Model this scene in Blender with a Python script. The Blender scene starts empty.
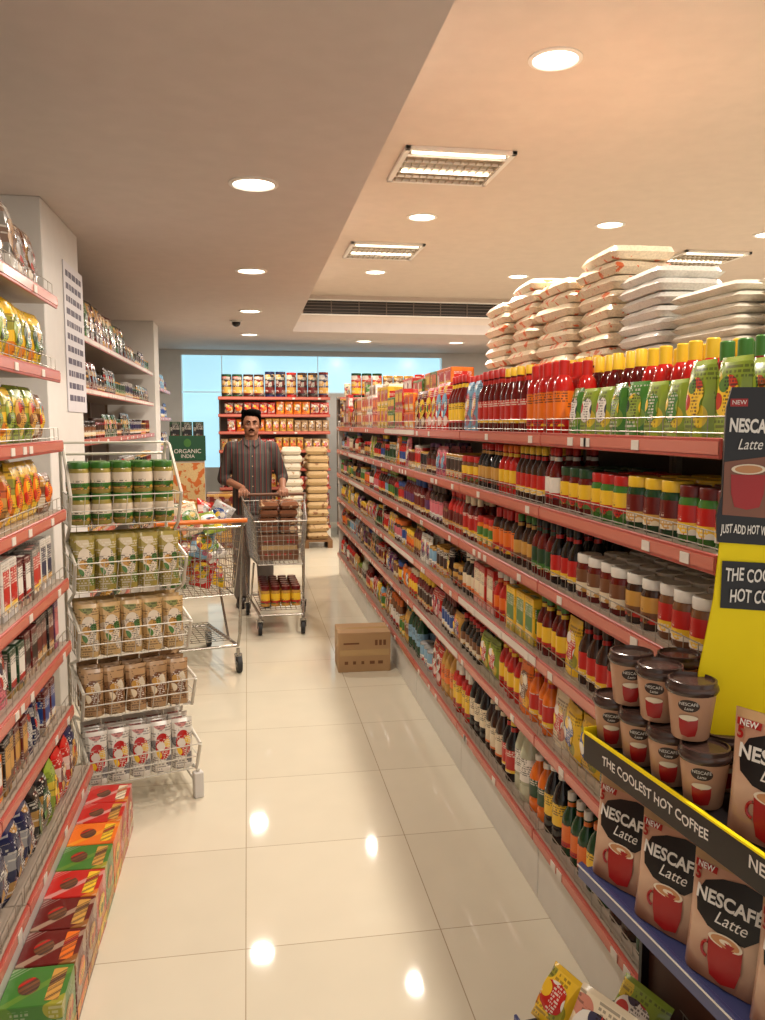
import bpy, bmesh, math, random
from mathutils import Vector, Matrix, noise
random.seed(11)
C = bpy.context.scene; COL = C.collection
PI = math.pi
C.view_settings.view_transform = 'Standard'

# ------------------------------------------------------------------ materials
def lin(c):
    return tuple((x/12.92 if x <= .04045 else ((x+.055)/1.055)**2.4) for x in c)
PAL = {'red':(.72,.12,.10),'dark red':(.38,.06,.05),'orange':(.88,.44,.12),'yellow':(.91,.74,.18),'green':(.25,.46,.18),
 'dark green':(.10,.25,.14),'brown':(.45,.29,.18),'dark brown':(.22,.13,.09),'black':(.08,.065,.07),'white':(.89,.87,.83),
 'cream':(.88,.82,.70),'blue':(.15,.28,.54),'dark blue':(.09,.11,.27),'light blue':(.48,.64,.75),'purple':(.34,.15,.34),
 'pink':(.80,.42,.46),'golden':(.77,.58,.27),'silver':(.70,.69,.68),'clear':(.74,.75,.64),'grey':(.5,.48,.45),'lime':(.52,.60,.20),'tan':(.72,.58,.42),
 'beige':(.80,.67,.46),'pale':(.88,.83,.75),'olive':(.62,.56,.28)}
MC = {}
def mat(name, col, rough=.5, metal=0, emit=0, spec=None):
    k = ('m', name)
    if k in MC: return MC[k]
    m = bpy.data.materials.new(name); m.use_nodes = True
    b = m.node_tree.nodes['Principled BSDF']
    c = lin(col)
    b.inputs['Base Color'].default_value = (*c, 1); b.inputs['Roughness'].default_value = rough; b.inputs['Metallic'].default_value = metal
    if spec is not None: b.inputs['Specular IOR Level'].default_value = spec
    if emit:
        b.inputs['Emission Color'].default_value = (*c, 1); b.inputs['Emission Strength'].default_value = emit
    else:
        nt = m.node_tree; tc = nt.nodes.new('ShaderNodeTexCoord'); n = nt.nodes.new('ShaderNodeTexNoise'); n.inputs['Scale'].default_value = 9
        mx = nt.nodes.new('ShaderNodeMix'); mx.data_type = 'RGBA'; mx.blend_type = 'MULTIPLY'; mx.inputs[0].default_value = .12
        mx.inputs[6].default_value = (*c, 1)
        nt.links.new(tc.outputs['Object'], n.inputs['Vector']); nt.links.new(n.outputs['Fac'], mx.inputs[7]); nt.links.new(mx.outputs[2], b.inputs['Base Color'])
    MC[k] = m; return m
def cm(c, rough=.3):
    return mat('plain_%s_%d' % (c.replace(' ', '_'), int(rough*100)), PAL[c], rough)
INK = {'red':('yellow','white'),'dark red':('golden','cream'),'orange':('red','yellow'),'yellow':('red','green'),'green':('yellow','lime'),
 'dark green':('green','golden'),'brown':('cream','golden'),'dark brown':('golden','red'),'black':('dark red','golden'),'white':('red','dark blue'),
 'cream':('orange','red'),'blue':('white','yellow'),'dark blue':('golden','silver'),'light blue':('white','red'),'purple':('yellow','pink'),
 'pink':('white','purple'),'golden':('brown','red'),'silver':('red','grey'),'clear':('green','white'),'grey':('white','brown'),'lime':('dark green','yellow'),'tan':('dark red','brown'),
 'beige':('green','white'),'pale':('green','golden'),'olive':('pale','green')}
LIGHTC = {'orange','yellow','white','cream','light blue','pink','golden','silver','clear','lime','tan','beige','pale'}
def pm(c, sc=1.0, rough=.3, amt=1.0):
    """printed packaging: colour bands, round emblems and small rows of print"""
    k = ('p', c, sc, rough, amt)
    if k in MC: return MC[k]
    m = bpy.data.materials.new('print_'+c.replace(' ', '_')); m.use_nodes = True
    nt = m.node_tree; N = nt.nodes; b = N['Principled BSDF']; b.inputs['Roughness'].default_value = rough
    def M(op, a, b_=None):
        n = N.new('ShaderNodeMath'); n.operation = op
        for i, x in enumerate((a, b_)):
            if x is None: continue
            if isinstance(x, (int, float)): n.inputs[i].default_value = x
            else: nt.links.new(x, n.inputs[i])
        return n.outputs[0]
    def mix(f, a, b_):
        n = N.new('ShaderNodeMix'); n.data_type = 'RGBA'
        nt.links.new(f, n.inputs[0])
        for i, x in ((6, a), (7, b_)):
            if isinstance(x, tuple): n.inputs[i].default_value = (*x, 1)
            else: nt.links.new(x, n.inputs[i])
        return n.outputs[2]
    def comb(x, y):
        n = N.new('ShaderNodeCombineXYZ')
        for i, q in enumerate((x, y)): nt.links.new(q, n.inputs[i])
        return n.outputs[0]
    def wn(v, dim='2D'):
        n = N.new('ShaderNodeTexWhiteNoise'); n.noise_dimensions = dim; nt.links.new(v, n.inputs['W' if dim == '1D' else 'Vector']); return n.outputs['Value']
    tc = N.new('ShaderNodeTexCoord'); sp = N.new('ShaderNodeSeparateXYZ'); nt.links.new(tc.outputs['Object'], sp.inputs[0])
    s = M('ADD', M('ADD', sp.outputs[0], M('MULTIPLY', sp.outputs[1], .9)), 5.03); z = M('ADD', sp.outputs[2], 3.003)
    B = lin(PAL[c]); I1 = lin(PAL[INK[c][0]]); I2 = lin(PAL[INK[c][1]]); T = (.03,.02,.02) if c in LIGHTC else (.75,.70,.6)
    band = M('GREATER_THAN', wn(M('FLOOR', M('MULTIPLY', z, 42*sc)), '1D'), 1-.22*amt)
    col = mix(band, B, I1)
    v = N.new('ShaderNodeTexVoronoi'); v.voronoi_dimensions = '2D'; v.inputs['Scale'].default_value = 17*sc; v.inputs['Randomness'].default_value = .75; nt.links.new(comb(s, z), v.inputs['Vector'])
    emb = M('MULTIPLY', M('LESS_THAN', v.outputs['Distance'], .33), amt*.95); sc_ = N.new('ShaderNodeSeparateColor'); nt.links.new(v.outputs['Color'], sc_.inputs[0])
    emb = M('MULTIPLY', emb, M('GREATER_THAN', sc_.outputs[1], .3))
    col = mix(emb, col, mix(M('GREATER_THAN', sc_.outputs[0], .5), I1, I2))
    row = M('MULTIPLY', z, 125*sc); cell = wn(comb(M('FLOOR', M('MULTIPLY', s, 330*sc)), M('FLOOR', row)))
    gate = M('MULTIPLY', M('GREATER_THAN', wn(comb(M('FLOOR', M('MULTIPLY', s, 34*sc)), M('FLOOR', M('MULTIPLY', z, 50*sc)))), .55), M('GREATER_THAN', M('FRACT', row), .42))
    txt = M('MULTIPLY', M('MULTIPLY', M('GREATER_THAN', cell, .35), gate), .8*amt)
    col = mix(txt, col, T)
    nt.links.new(col, b.inputs['Base Color'])
    MC[k] = m; return m
def bagmat(name, base, ink, amt, rough=.3, dk=.84, nscale=15):
    """thin plastic over grain: speckle plus irregular ink patches"""
    k = ('b', name)
    if k in MC: return MC[k]
    m = bpy.data.materials.new(name); m.use_nodes = True; nt = m.node_tree; b = nt.nodes['Principled BSDF']; b.inputs['Roughness'].default_value = rough
    tc = nt.nodes.new('ShaderNodeTexCoord'); oi = nt.nodes.new('ShaderNodeObjectInfo'); ad = nt.nodes.new('ShaderNodeVectorMath'); ad.operation = 'ADD'
    nt.links.new(tc.outputs['Object'], ad.inputs[0]); sc = nt.nodes.new('ShaderNodeVectorMath'); sc.operation = 'SCALE'; sc.inputs[3].default_value = 9; cx = nt.nodes.new('ShaderNodeCombineXYZ')
    for i in range(3): nt.links.new(oi.outputs['Random'], cx.inputs[i])
    nt.links.new(cx.outputs[0], sc.inputs[0]); nt.links.new(sc.outputs[0], ad.inputs[1])
    n1 = nt.nodes.new('ShaderNodeTexNoise'); n1.inputs['Scale'].default_value = nscale; n1.inputs['Detail'].default_value = 4; n2 = nt.nodes.new('ShaderNodeTexNoise'); n2.inputs['Scale'].default_value = 130
    nt.links.new(ad.outputs[0], n1.inputs['Vector']); nt.links.new(ad.outputs[0], n2.inputs['Vector'])
    r1 = nt.nodes.new('ShaderNodeValToRGB'); e = r1.color_ramp.elements; e[0].position = 1-amt; e[0].color = (0,0,0,1); e[1].position = 1-amt+.02; e[1].color = (1,1,1,1)
    r2 = nt.nodes.new('ShaderNodeValToRGB'); e = r2.color_ramp.elements; e[0].position = .35; e[0].color = (*[x*dk for x in lin(base)], 1); e[1].position = .62; e[1].color = (*lin(base), 1)
    mx = nt.nodes.new('ShaderNodeMix'); mx.data_type = 'RGBA'; nt.links.new(n1.outputs['Fac'], r1.inputs[0]); nt.links.new(n2.outputs['Fac'], r2.inputs[0])
    nt.links.new(r1.outputs[0], mx.inputs[0]); nt.links.new(r2.outputs[0], mx.inputs[6]); mx.inputs[7].default_value = (*lin(ink), 1); nt.links.new(mx.outputs[2], b.inputs['Base Color'])
    MC[k] = m; return m

# ------------------------------------------------------------------ mesh builder
class MB:
    def __init__(s): s.v = []; s.f = []; s.m = []
    def add(s, vs, fs, mt):
        o = len(s.v); s.v += [tuple(v) for v in vs]
        for f in fs: s.f.append(tuple(i+o for i in f)); s.m.append(mt)
        return s
    def box(s, x0, x1, y0, y1, z0, z1, mt, ch=0):
        if ch <= 0:
            vs = [(x, y, z) for x in (x0, x1) for y in (y0, y1) for z in (z0, z1)]
            fs = [(0,1,3,2),(4,6,7,5),(0,4,5,1),(2,3,7,6),(0,2,6,4),(1,5,7,3)]
            return s.add(vs, fs, mt)
        bm = bmesh.new(); bmesh.ops.create_cube(bm, size=1)
        for v in bm.verts:
            v.co = Vector(((x0+x1)/2+v.co.x*(x1-x0), (y0+y1)/2+v.co.y*(y1-y0), (z0+z1)/2+v.co.z*(z1-z0)))
        bmesh.ops.bevel(bm, geom=bm.edges[:], offset=ch, segments=1, affect='EDGES')
        bm.verts.index_update()
        s.add([v.co[:] for v in bm.verts], [[v.index for v in f.verts] for f in bm.faces], mt); bm.free(); return s
    def lathe(s, prof, mt, seg=14, cx=0, cy=0, z0=0, sx=1, sy=1):
        vs = []; fs = []; rings = []
        for r, z in prof:
            if r <= 1e-6: rings.append([len(vs)]); vs.append((cx, cy, z0+z))
            else:
                rings.append(list(range(len(vs), len(vs)+seg)))
                for i in range(seg):
                    a = 2*PI*i/seg; vs.append((cx+r*sx*math.cos(a), cy+r*sy*math.sin(a), z0+z))
        for a, b in zip(rings, rings[1:]):
            for i in range(seg):
                j = (i+1) % seg
                if len(a) == 1 and len(b) == 1: continue
                if len(a) == 1: fs.append((a[0], b[j], b[i]))
                elif len(b) == 1: fs.append((a[i], a[j], b[0]))
                else: fs.append((a[i], a[j], b[j], b[i]))
        return s.add(vs, fs, mt)
    def tube(s, p0, p1, r, mt, seg=5, r1=None, cap=False):
        p0 = Vector(p0); p1 = Vector(p1); d = (p1-p0)
        if d.length < 1e-6: return s
        d.normalize(); u = d.orthogonal().normalized(); w = d.cross(u); r1 = r if r1 is None else r1
        vs = [p0+(u*math.cos(2*PI*i/seg)+w*math.sin(2*PI*i/seg))*r for i in range(seg)]+[p1+(u*math.cos(2*PI*i/seg)+w*math.sin(2*PI*i/seg))*r1 for i in range(seg)]
        fs = [(i, (i+1) % seg, seg+(i+1) % seg, seg+i) for i in range(seg)]
        if cap: fs += [tuple(range(seg))[::-1], tuple(range(seg, 2*seg))]
        return s.add(vs, fs, mt)
    def path(s, pts, r, mt, seg=6):
        for a, b in zip(pts, pts[1:]): s.tube(a, b, r, mt, seg, cap=True)
        return s
    def ell(s, c, r, mt, seg=16, rings=10, keep=None, fn=None):
        vs = []; fs = []
        for j in range(rings+1):
            t = PI*j/rings
            for i in range(seg):
                a = 2*PI*i/seg
                p = Vector((c[0]+r[0]*math.sin(t)*math.cos(a), c[1]+r[1]*math.sin(t)*math.sin(a), c[2]-r[2]*math.cos(t)))
                if fn: p = fn(p)
                vs.append(p)
        for j in range(rings):
            for i in range(seg):
                k = (i+1) % seg; f = (j*seg+i, j*seg+k, (j+1)*seg+k, (j+1)*seg+i)
                if keep and not keep(sum((vs[q] for q in f), Vector())/4): continue
                fs.append(f)
        return s.add(vs, fs, mt)
    def taper(s, pts, rad, mt, seg=14):
        for i in range(len(pts)-1): s.tube(pts[i], pts[i+1], rad[i], mt, seg, r1=rad[i+1], cap=True)
        for p, r in zip(pts, rad): s.ell(p, (r, r, r), mt, 12, 8)
        return s
    def loft(s, rings, mt, seg=20):
        vs = []; fs = []
        for cx, cy, z, rx, ry in rings:
            for i in range(seg):
                a = 2*PI*i/seg; vs.append((cx+rx*math.cos(a), cy+ry*math.sin(a), z))
        n = len(rings)
        for j in range(n-1):
            for i in range(seg):
                k = (i+1) % seg; fs.append((j*seg+i, j*seg+k, (j+1)*seg+k, (j+1)*seg+i))
        fs.append(tuple(range(seg))[::-1]); fs.append(tuple((n-1)*seg+i for i in range(seg)))
        return s.add(vs, fs, mt)
    def poly(s, pts2, fn, mt, rings=3):
        n = len(pts2); cx = sum(p[0] for p in pts2)/n; cz = sum(p[1] for p in pts2)/n
        vs = [fn(cx, cz)]; fs = []
        for k in range(1, rings+1):
            t = k/rings
            for p in pts2: vs.append(fn(cx+(p[0]-cx)*t, cz+(p[1]-cz)*t))
        for i in range(n): fs.append((0, 1+i, 1+(i+1) % n))
        for k in range(1, rings):
            a = 1+(k-1)*n; b = 1+k*n
            for i in range(n):
                j = (i+1) % n; fs.append((a+i, b+i, b+j, a+j))
        return s.add(vs, fs, mt)
    def text(s, body, size, fn, mt, shear=0, x=0, z=0, rot=0, bold=0, left=False, sx=1, wob=0):
        vs, fs = text_geo(body, size, shear, bold); c, sn = math.cos(rot), math.sin(rot)
        vs = [(a*sx, b+wob*math.sin(a*sx*160)) for a, b in vs]
        if left: x = x-min(v[0] for v in vs)
        return s.add([fn(x+a*c-b*sn, z+a*sn+b*c) for a, b in vs], fs, mt)
    def mesh(s, name, sharp=35):
        me = bpy.data.meshes.new(name); me.from_pydata(s.v, [], s.f)
        ms = []
        for m in s.m:
            if m not in ms: ms.append(m)
        for m in ms: me.materials.append(m)
        me.polygons.foreach_set('material_index', [ms.index(m) for m in s.m])
        me.polygons.foreach_set('use_smooth', [True]*len(s.f)); me.update()
        me.set_sharp_from_angle(angle=math.radians(sharp)); return me
    def build(s, name, parent=None, loc=None, rz=0, sharp=35):
        o = bpy.data.objects.new(name, s.mesh(name, sharp)); COL.objects.link(o)
        if parent: o.parent = parent
        if loc is not None: o.location = loc
        o.rotation_euler.z = rz; return o
TG = {}
def text_geo(body, size, shear, bold):
    k = (body, size, shear, bold)
    if k in TG: return TG[k]
    cu = bpy.data.curves.new('t', 'FONT'); cu.body = body; cu.size = size; cu.shear = shear; cu.offset = bold; cu.align_x = 'CENTER'; cu.align_y = 'CENTER'; cu.resolution_u = 3
    o = bpy.data.objects.new('t', cu); COL.objects.link(o); dg = bpy.context.evaluated_depsgraph_get()
    me = bpy.data.meshes.new_from_object(o.evaluated_get(dg))
    r = ([(v.co.x, v.co.y) for v in me.vertices], [tuple(p.vertices) for p in me.polygons])
    bpy.data.objects.remove(o); bpy.data.meshes.remove(me); bpy.data.curves.remove(cu); TG[k] = r; return r

def tag(o, label, cat, group=None):
    o['label'] = label; o['category'] = cat
    if group: o['group'] = group
    return o
def empty(name, loc, rz, label, cat, group=None):
    o = bpy.data.objects.new(name, None); COL.objects.link(o); o.location = loc; o.rotation_euler.z = rz; o.empty_display_size = .1
    return tag(o, label, cat, group)
def struct(name, mb):
    o = mb.build(name); o['kind'] = 'structure'; return o
def remesh(mb, name, vox, smooth, mt, parent):
    o = mb.build(name); md = o.modifiers.new('r', 'REMESH'); md.mode = 'VOXEL'; md.voxel_size = vox
    sm = o.modifiers.new('s', 'SMOOTH'); sm.iterations = smooth; sm.factor = .5
    dg = bpy.context.evaluated_depsgraph_get(); dg.update(); me = bpy.data.meshes.new_from_object(o.evaluated_get(dg))
    me.materials.clear(); me.materials.append(mt)
    me.polygons.foreach_set('use_smooth', [True]*len(me.polygons)); me.polygons.foreach_set('material_index', [0]*len(me.polygons))
    o.modifiers.clear(); o.data = me; me.name = name
    if parent: o.parent = parent
    return o

# ------------------------------------------------------------------ products: list of (part name, MB), first is the root
PR = {}
class Prod:
    def __init__(s, parts):
        s.parts = [(n, mb.mesh(n)) for n, mb in parts]
        al = MB()
        for n, mb in parts:
            o = len(al.v); al.v += mb.v; al.f += [tuple(i+o for i in f) for f in mb.f]; al.m += mb.m
        s.all = al.mesh(parts[0][0])
def bottle(h, r, body, cap, label, style=0, seg=14):
    b = MB(); c = MB(); l = MB(); nk = MB(); bm_ = cm(body, .12)
    if style == 0:
        P = [(0,0),(r*.9,0),(r,.03*h),(r,.56*h),(r*.86,.64*h),(r*.46,.76*h),(r*.38,.9*h),(0,.9*h)]; cr = r*.46; cz = .87
        l.lathe([(r*1.02,.14*h),(r*1.02,.5*h)], pm(label), seg); nk.lathe([(r*.46,.775*h),(r*.43,.84*h)], cm(label), seg)
    elif style == 1:
        P = [(0,0),(r*.92,0),(r,.03*h),(r*.96,.3*h),(r,.6*h),(r*.8,.74*h),(r*.5,.8*h),(0,.8*h)]; cr = r*.52; cz = .79
        l.lathe([(r*1.02,.1*h),(r*.985,.3*h),(r*1.02,.58*h)], pm(label), seg)
    else:
        P = [(0,0),(r*.9,0),(r,.03*h),(r,.2*h),(r*.95,.22*h),(r,.24*h),(r,.62*h),(r*.7,.78*h),(r*.4,.86*h),(r*.38,.92*h),(0,.92*h)]; cr = r*.48; cz = .9
        l.lathe([(r*1.02,.27*h),(r*1.02,.58*h)], pm(label), seg)
    b.lathe(P, bm_, seg)
    c.lathe([(0,cz*h),(cr,cz*h),(cr,h*.985),(cr*.85,h),(0,h)], cm(cap, .35), seg)
    return [('bottle', b), ('cap', c), ('label_band', l)]+([('neck_label', nk)] if style == 0 else [])
def jar(h, r, body, lid, label, seg=16):
    b = MB(); c = MB(); l = MB()
    b.lathe([(0,0),(r*.9,0),(r,.05*h),(r,.72*h),(r*.86,.82*h),(0,.82*h)], cm(body, .12), seg)
    c.lathe([(0,.80*h),(r*.92,.80*h),(r*.94,.82*h),(r*.94,.98*h),(r*.90,h),(0,h)], cm(lid, .3), seg)
    l.lathe([(r*1.02,.14*h),(r*1.02,.66*h)], pm(label), seg)
    return [('jar', b), ('lid', c), ('label_band', l)]
def can(h, r, body, label, seg=16):
    b = MB(); l = MB()
    b.lathe([(0,0),(r*.96,0),(r,.02*h),(r*.98,.05*h),(r*.98,.95*h),(r,.98*h),(r*.95,h),(r*.9,.97*h),(0,.97*h)], cm(body, .25), seg)
    l.lathe([(r*1.005,.1*h),(r*1.005,.9*h)], pm(label, .6 if h > .25 else 1), seg)
    return [('can', b), ('label_band', l)]
def carton(w, d, h, base, panel):
    k = .5 if h > .3 else 1
    b = MB(); l = MB(); f = MB()
    b.box(-w/2, w/2, -d/2, d/2, 0, h, pm(base, k, .4, .5), ch=min(w, d, h)*.03)
    e = .0008; y = -d/2-e
    l.add([(-w*.4,y,h*.12),(w*.4,y,h*.12),(w*.4,y,h*.86),(-w*.4,y,h*.86)], [(0,1,2,3)], pm(panel, k))
    for sx in (-1, 1):
        x = sx*(w/2+e); q = [(x,-d*.38,h*.25),(x,d*.38,h*.25),(x,d*.38,h*.8),(x,-d*.38,h*.8)]
        l.add(q if sx > 0 else q[::-1], [(0,1,2,3)], pm(panel, k))
    f.box(-w*.48, w*.48, -d*.48, d*.05, h, h+.0012, cm(base, .4)); f.box(-w*.3, w*.3, -d*.3, d*.0, h+.0012, h+.002, pm(panel, k))
    return [('carton', b), ('printed_panel', l), ('top_flap', f)]
def psurf(w, h, t, stand):
    def S(x, z, side=-1):
        u = min(max(x/w, -.5), .5)*2; v = min(max(z/h, 0), 1)
        e = max(0, 1-abs(u)**4)**.5
        g = (max(0, 1-v**2.2))**.6*.95+.02 if stand else max(0, math.sin(PI*v))**.55+.02
        wr = noise.noise(Vector((x*38, z*38, 3.1)))*.18*g
        return Vector((x*(1-.03*math.sin(PI*v)), side*t/2*(e*g*(.9+wr))+(side*.0005), z))
    return S
def pouch(w, h, t, base, label, stand=True, nu=8, nv=10, extra=None, bmat=None):
    S = psurf(w, h, t, stand); b = MB(); sl = MB(); l = MB(); M = bmat or pm(base, .8, .2, .7)
    def strip(mb, v0, v1, n, m_, sides=(-1, 1)):
        for sd in sides:
            vs = [S((i/nu-.5)*w, (v0+(v1-v0)*j/n)*h, sd) for j in range(n+1) for i in range(nu+1)]
            fs = [(j*(nu+1)+i, j*(nu+1)+i+1, (j+1)*(nu+1)+i+1, (j+1)*(nu+1)+i) for j in range(n) for i in range(nu)]
            if sd > 0: fs = [f[::-1] for f in fs]
            mb.add(vs, fs, m_)
    v0 = 0 if stand else .06
    strip(b, v0, .93, nv, M); strip(sl, .93, 1, 1, cm(base, .25))
    if not stand: strip(b, 0, .06, 1, cm(base, .25))
    else:
        pts = [S((i/nu-.5)*w, 0, -1) for i in range(nu+1)]+[S((i/nu-.5)*w, 0, 1) for i in range(nu, -1, -1)]
        b.add(pts, [tuple(range(len(pts)))[::-1]], M)
    if extra: return [('pouch', b), ('seal_strip', sl)]+extra(lambda x, z, o=.0014: S(x, z)+Vector((0, -o, 0)))
    n = 7; vs = []
    for j in range(n+1):
        for i in range(n+1):
            a = (i/n-.5)*2; c_ = (j/n-.5)*2
            vs.append(S(a*.36*w*(1-.25*c_*c_), (.52+.26*c_*(1-.25*a*a))*h)+Vector((0, -.0012, 0)))
    l.add(vs, [(j*(n+1)+i, j*(n+1)+i+1, (j+1)*(n+1)+i+1, (j+1)*(n+1)+i) for j in range(n) for i in range(n)], pm(label, 1.1, .2))
    return [('pouch', b), ('printed_label', l), ('seal_strip', sl)]
def bag(w, d, h, bm_, lm_, nu=14, nv=16, seed=0, ex=.30):
    b = MB(); l = MB()
    def S(u, v, s):
        e = (max(0, 1-abs(u)**7)*max(0, 1-abs(v)**7))**ex
        n_ = noise.noise(Vector((u*2.6+seed, v*2.6, s*2.0)))+.5*noise.noise(Vector((u*7+seed, v*7, s)))
        return Vector((u*w/2*(1-.04*abs(v)**3)+.004*n_, v*d/2*(1-.05*abs(u)**3), h/2+s*h/2*e*(.97+.10*n_)))
    for s in (-1, 1):
        vs = [S(i/nu*2-1, j/nv*2-1, s) for j in range(nv+1) for i in range(nu+1)]
        fs = [(j*(nu+1)+i, j*(nu+1)+i+1, (j+1)*(nu+1)+i+1, (j+1)*(nu+1)+i) for j in range(nv) for i in range(nu)]
        b.add(vs, fs if s > 0 else [f[::-1] for f in fs], bm_)
    n = 6; vs = [S(-.6+1.2*i/n, -.6+1.2*j/n, 1)+Vector((0, 0, .001)) for j in range(n+1) for i in range(n+1)]
    l.add(vs, [(j*(n+1)+i, j*(n+1)+i+1, (j+1)*(n+1)+i+1, (j+1)*(n+1)+i) for j in range(n) for i in range(n)], lm_)
    return [('bag', b), ('printed_label', l)]

def make(sp):
    k = sp[0]
    if k == 'bottle': _, body, cap, lab, h, r = sp; a = (lambda: bottle(h, r, body, cap, lab, 0), 'sauce_bottle', 'bottle', 2*r, 2*r, h, f'{body} sauce bottle, {cap} cap, {lab} label')
    elif k == 'squeeze': _, body, cap, lab, h, r = sp; a = (lambda: bottle(h, r, body, cap, lab, 1), 'squeeze_bottle', 'bottle', 2*r, 2*r, h, f'{body} squeeze bottle, {cap} cap, {lab} label')
    elif k == 'oil': _, body, cap, lab, h, r = sp; a = (lambda: bottle(h, r, body, cap, lab, 2), 'drink_bottle', 'bottle', 2*r, 2*r, h, f'{body} tall bottle, {cap} cap, {lab} label')
    elif k == 'jar': _, body, lid, lab, h, r = sp; a = (lambda: jar(h, r, body, lid, lab), 'food_jar', 'jar', 2*r, 2*r, h, f'{body} jar, {lid} lid, {lab} label')
    elif k == 'can': _, body, lab, h, r = sp; a = (lambda: can(h, r, body, lab), 'tin_can', 'can', 2*r, 2*r, h, f'{body} tin with {lab} label')
    elif k == 'carton': _, base, pan, w, d, h = sp; a = (lambda: carton(w, d, h, base, pan), 'carton', 'box', w, d, h+.002, f'{base} carton with {pan} front panel')
    elif k == 'pouch': _, base, lab, w, t, h = sp; a = (lambda: pouch(w, h, t, base, lab, True), 'stand_up_pouch', 'pouch', w, t, h, f'{base} upright pouch with {lab} label')
    elif k == 'packet': _, base, lab, w, t, h = sp; a = (lambda: pouch(w, h, t, base, lab, False), 'pillow_packet', 'packet', w, t, h, f'{base} pillow packet with {lab} label')
    if sp not in PR: PR[sp] = Prod(a[0]())
    return (PR[sp],)+a[1:]
NOBJ = 0
def place(prod, name, loc, rz, label, cat, group, det, rx=0, ry=0, sc=1):
    global NOBJ
    NOBJ += 1
    o = bpy.data.objects.new(name, prod.parts[0][1] if det else prod.all); COL.objects.link(o)
    o.location = loc; o.rotation_euler = (rx, ry, rz); o['label'] = label; o['category'] = cat
    if sc != 1: o.scale = (sc, sc, sc)
    if group: o['group'] = group
    if det:
        for n, me in prod.parts[1:]:
            c = bpy.data.objects.new(n, me); COL.objects.link(c); c.parent = o
    return o
USED = set()
def rspec(kinds, cols, hmax):
    k = random.choice(kinds); c = lambda: random.choice(cols)
    a, b, d = c(), c(), c()
    while b == a: b = c()
    H = lambda lo: min(hmax-.025, lo)
    if k in ('bottle', 'squeeze'): return (k, random.choice(['dark red','dark brown','black','brown','red']), b, d, H(random.choice([.16,.185,.2])), random.choice([.026,.03,.034]))
    if k == 'oil': return (k, random.choice(['clear','golden','dark brown','orange','dark green','cream']), b, d, H(random.choice([.25,.24,.22])), random.choice([.033,.036]))
    if k == 'jar': return (k, random.choice(['brown','dark red','golden','orange','dark brown']), b, d, H(random.choice([.1,.12,.14])), random.choice([.032,.038,.042]))
    if k == 'can': return (k, random.choice(['silver','golden',a]), b, H(random.choice([.11,.14])), random.choice([.036,.042]))
    if k == 'carton': return (k, a, b, random.choice([.07,.09,.11]), random.choice([.05,.06]), H(random.choice([.12,.15,.17])))
    if k == 'pouch': return (k, a, b, random.choice([.09,.11]), .05, H(random.choice([.15,.17,.19])))
    return ('packet', a, b, random.choice([.10,.12]), .055, H(random.choice([.14,.16])))
def fill(ph, P0, along, inward, length, z, hmax, specs, kinds, cols, rows=2, det=3.4, stack=0, blen=.25, skip=0, gap=.004, farrows=None):
    ax = Vector((*along, 0)); nx = Vector((*inward, 0)); P0 = Vector((P0[0], P0[1], 0))
    rz0 = math.atan2(-inward[0], inward[1])
    s = 0; i = 0
    while s < length-.05:
        for att in range(40):
            if i < len(specs) and att == 0: sp, L = specs[i]
            else: sp = rspec(kinds, cols, hmax); L = blen*random.uniform(.6, 1.4)
            prod, name, cat, w, d, h, desc = make(sp); lab = f'{desc}, {ph}'
            if lab not in USED: break
        USED.add(lab); i += 1
        n = max(1, int(min(L, length-s)/(w+gap)))
        if s+n*(w+gap) > length+.01: break
        st = 1
        if stack and cat in ('box', 'can') and h*2 < hmax-.01: st = int(min((hmax-.01)//h, random.choice([2, stack, stack])))
        grp = desc.split(',')[0]+' group, '+ph
        for k in range(n):
            rr = rows if (P0+ax*s).length < 4.6 or farrows is None else farrows
            for r in range(rr):
                if random.random() < skip: continue
                p = P0+ax*(s+(k+.5)*(w+gap))+nx*(.020+d/2+r*(d+.006)+random.uniform(0, .012))
                for q in range(st):
                    place(prod, name, (p.x, p.y, z+q*h+.0005), rz0+random.uniform(-.12, .12)*(1 if cat != 'box' else .25), lab, cat, grp, (p.xy.length < det and r < 2))
        s += n*(w+gap)+.005

# ------------------------------------------------------------------ camera
H0 = 1.57
cam = bpy.data.cameras.new('camera'); cam.sensor_fit = 'VERTICAL'; cam.sensor_height = 36; cam.sensor_width = 27; cam.lens = 820/1020*36
co = bpy.data.objects.new('camera', cam); COL.objects.link(co); co.location = (0, 0, H0)
th = math.radians(9.33); ph = math.radians(5.99)
co.rotation_euler = Vector((math.sin(th)*math.cos(ph), math.cos(th)*math.cos(ph), -math.sin(ph))).to_track_quat('-Z', 'Y').to_euler()
cam.clip_start = .02; C.camera = co

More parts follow.
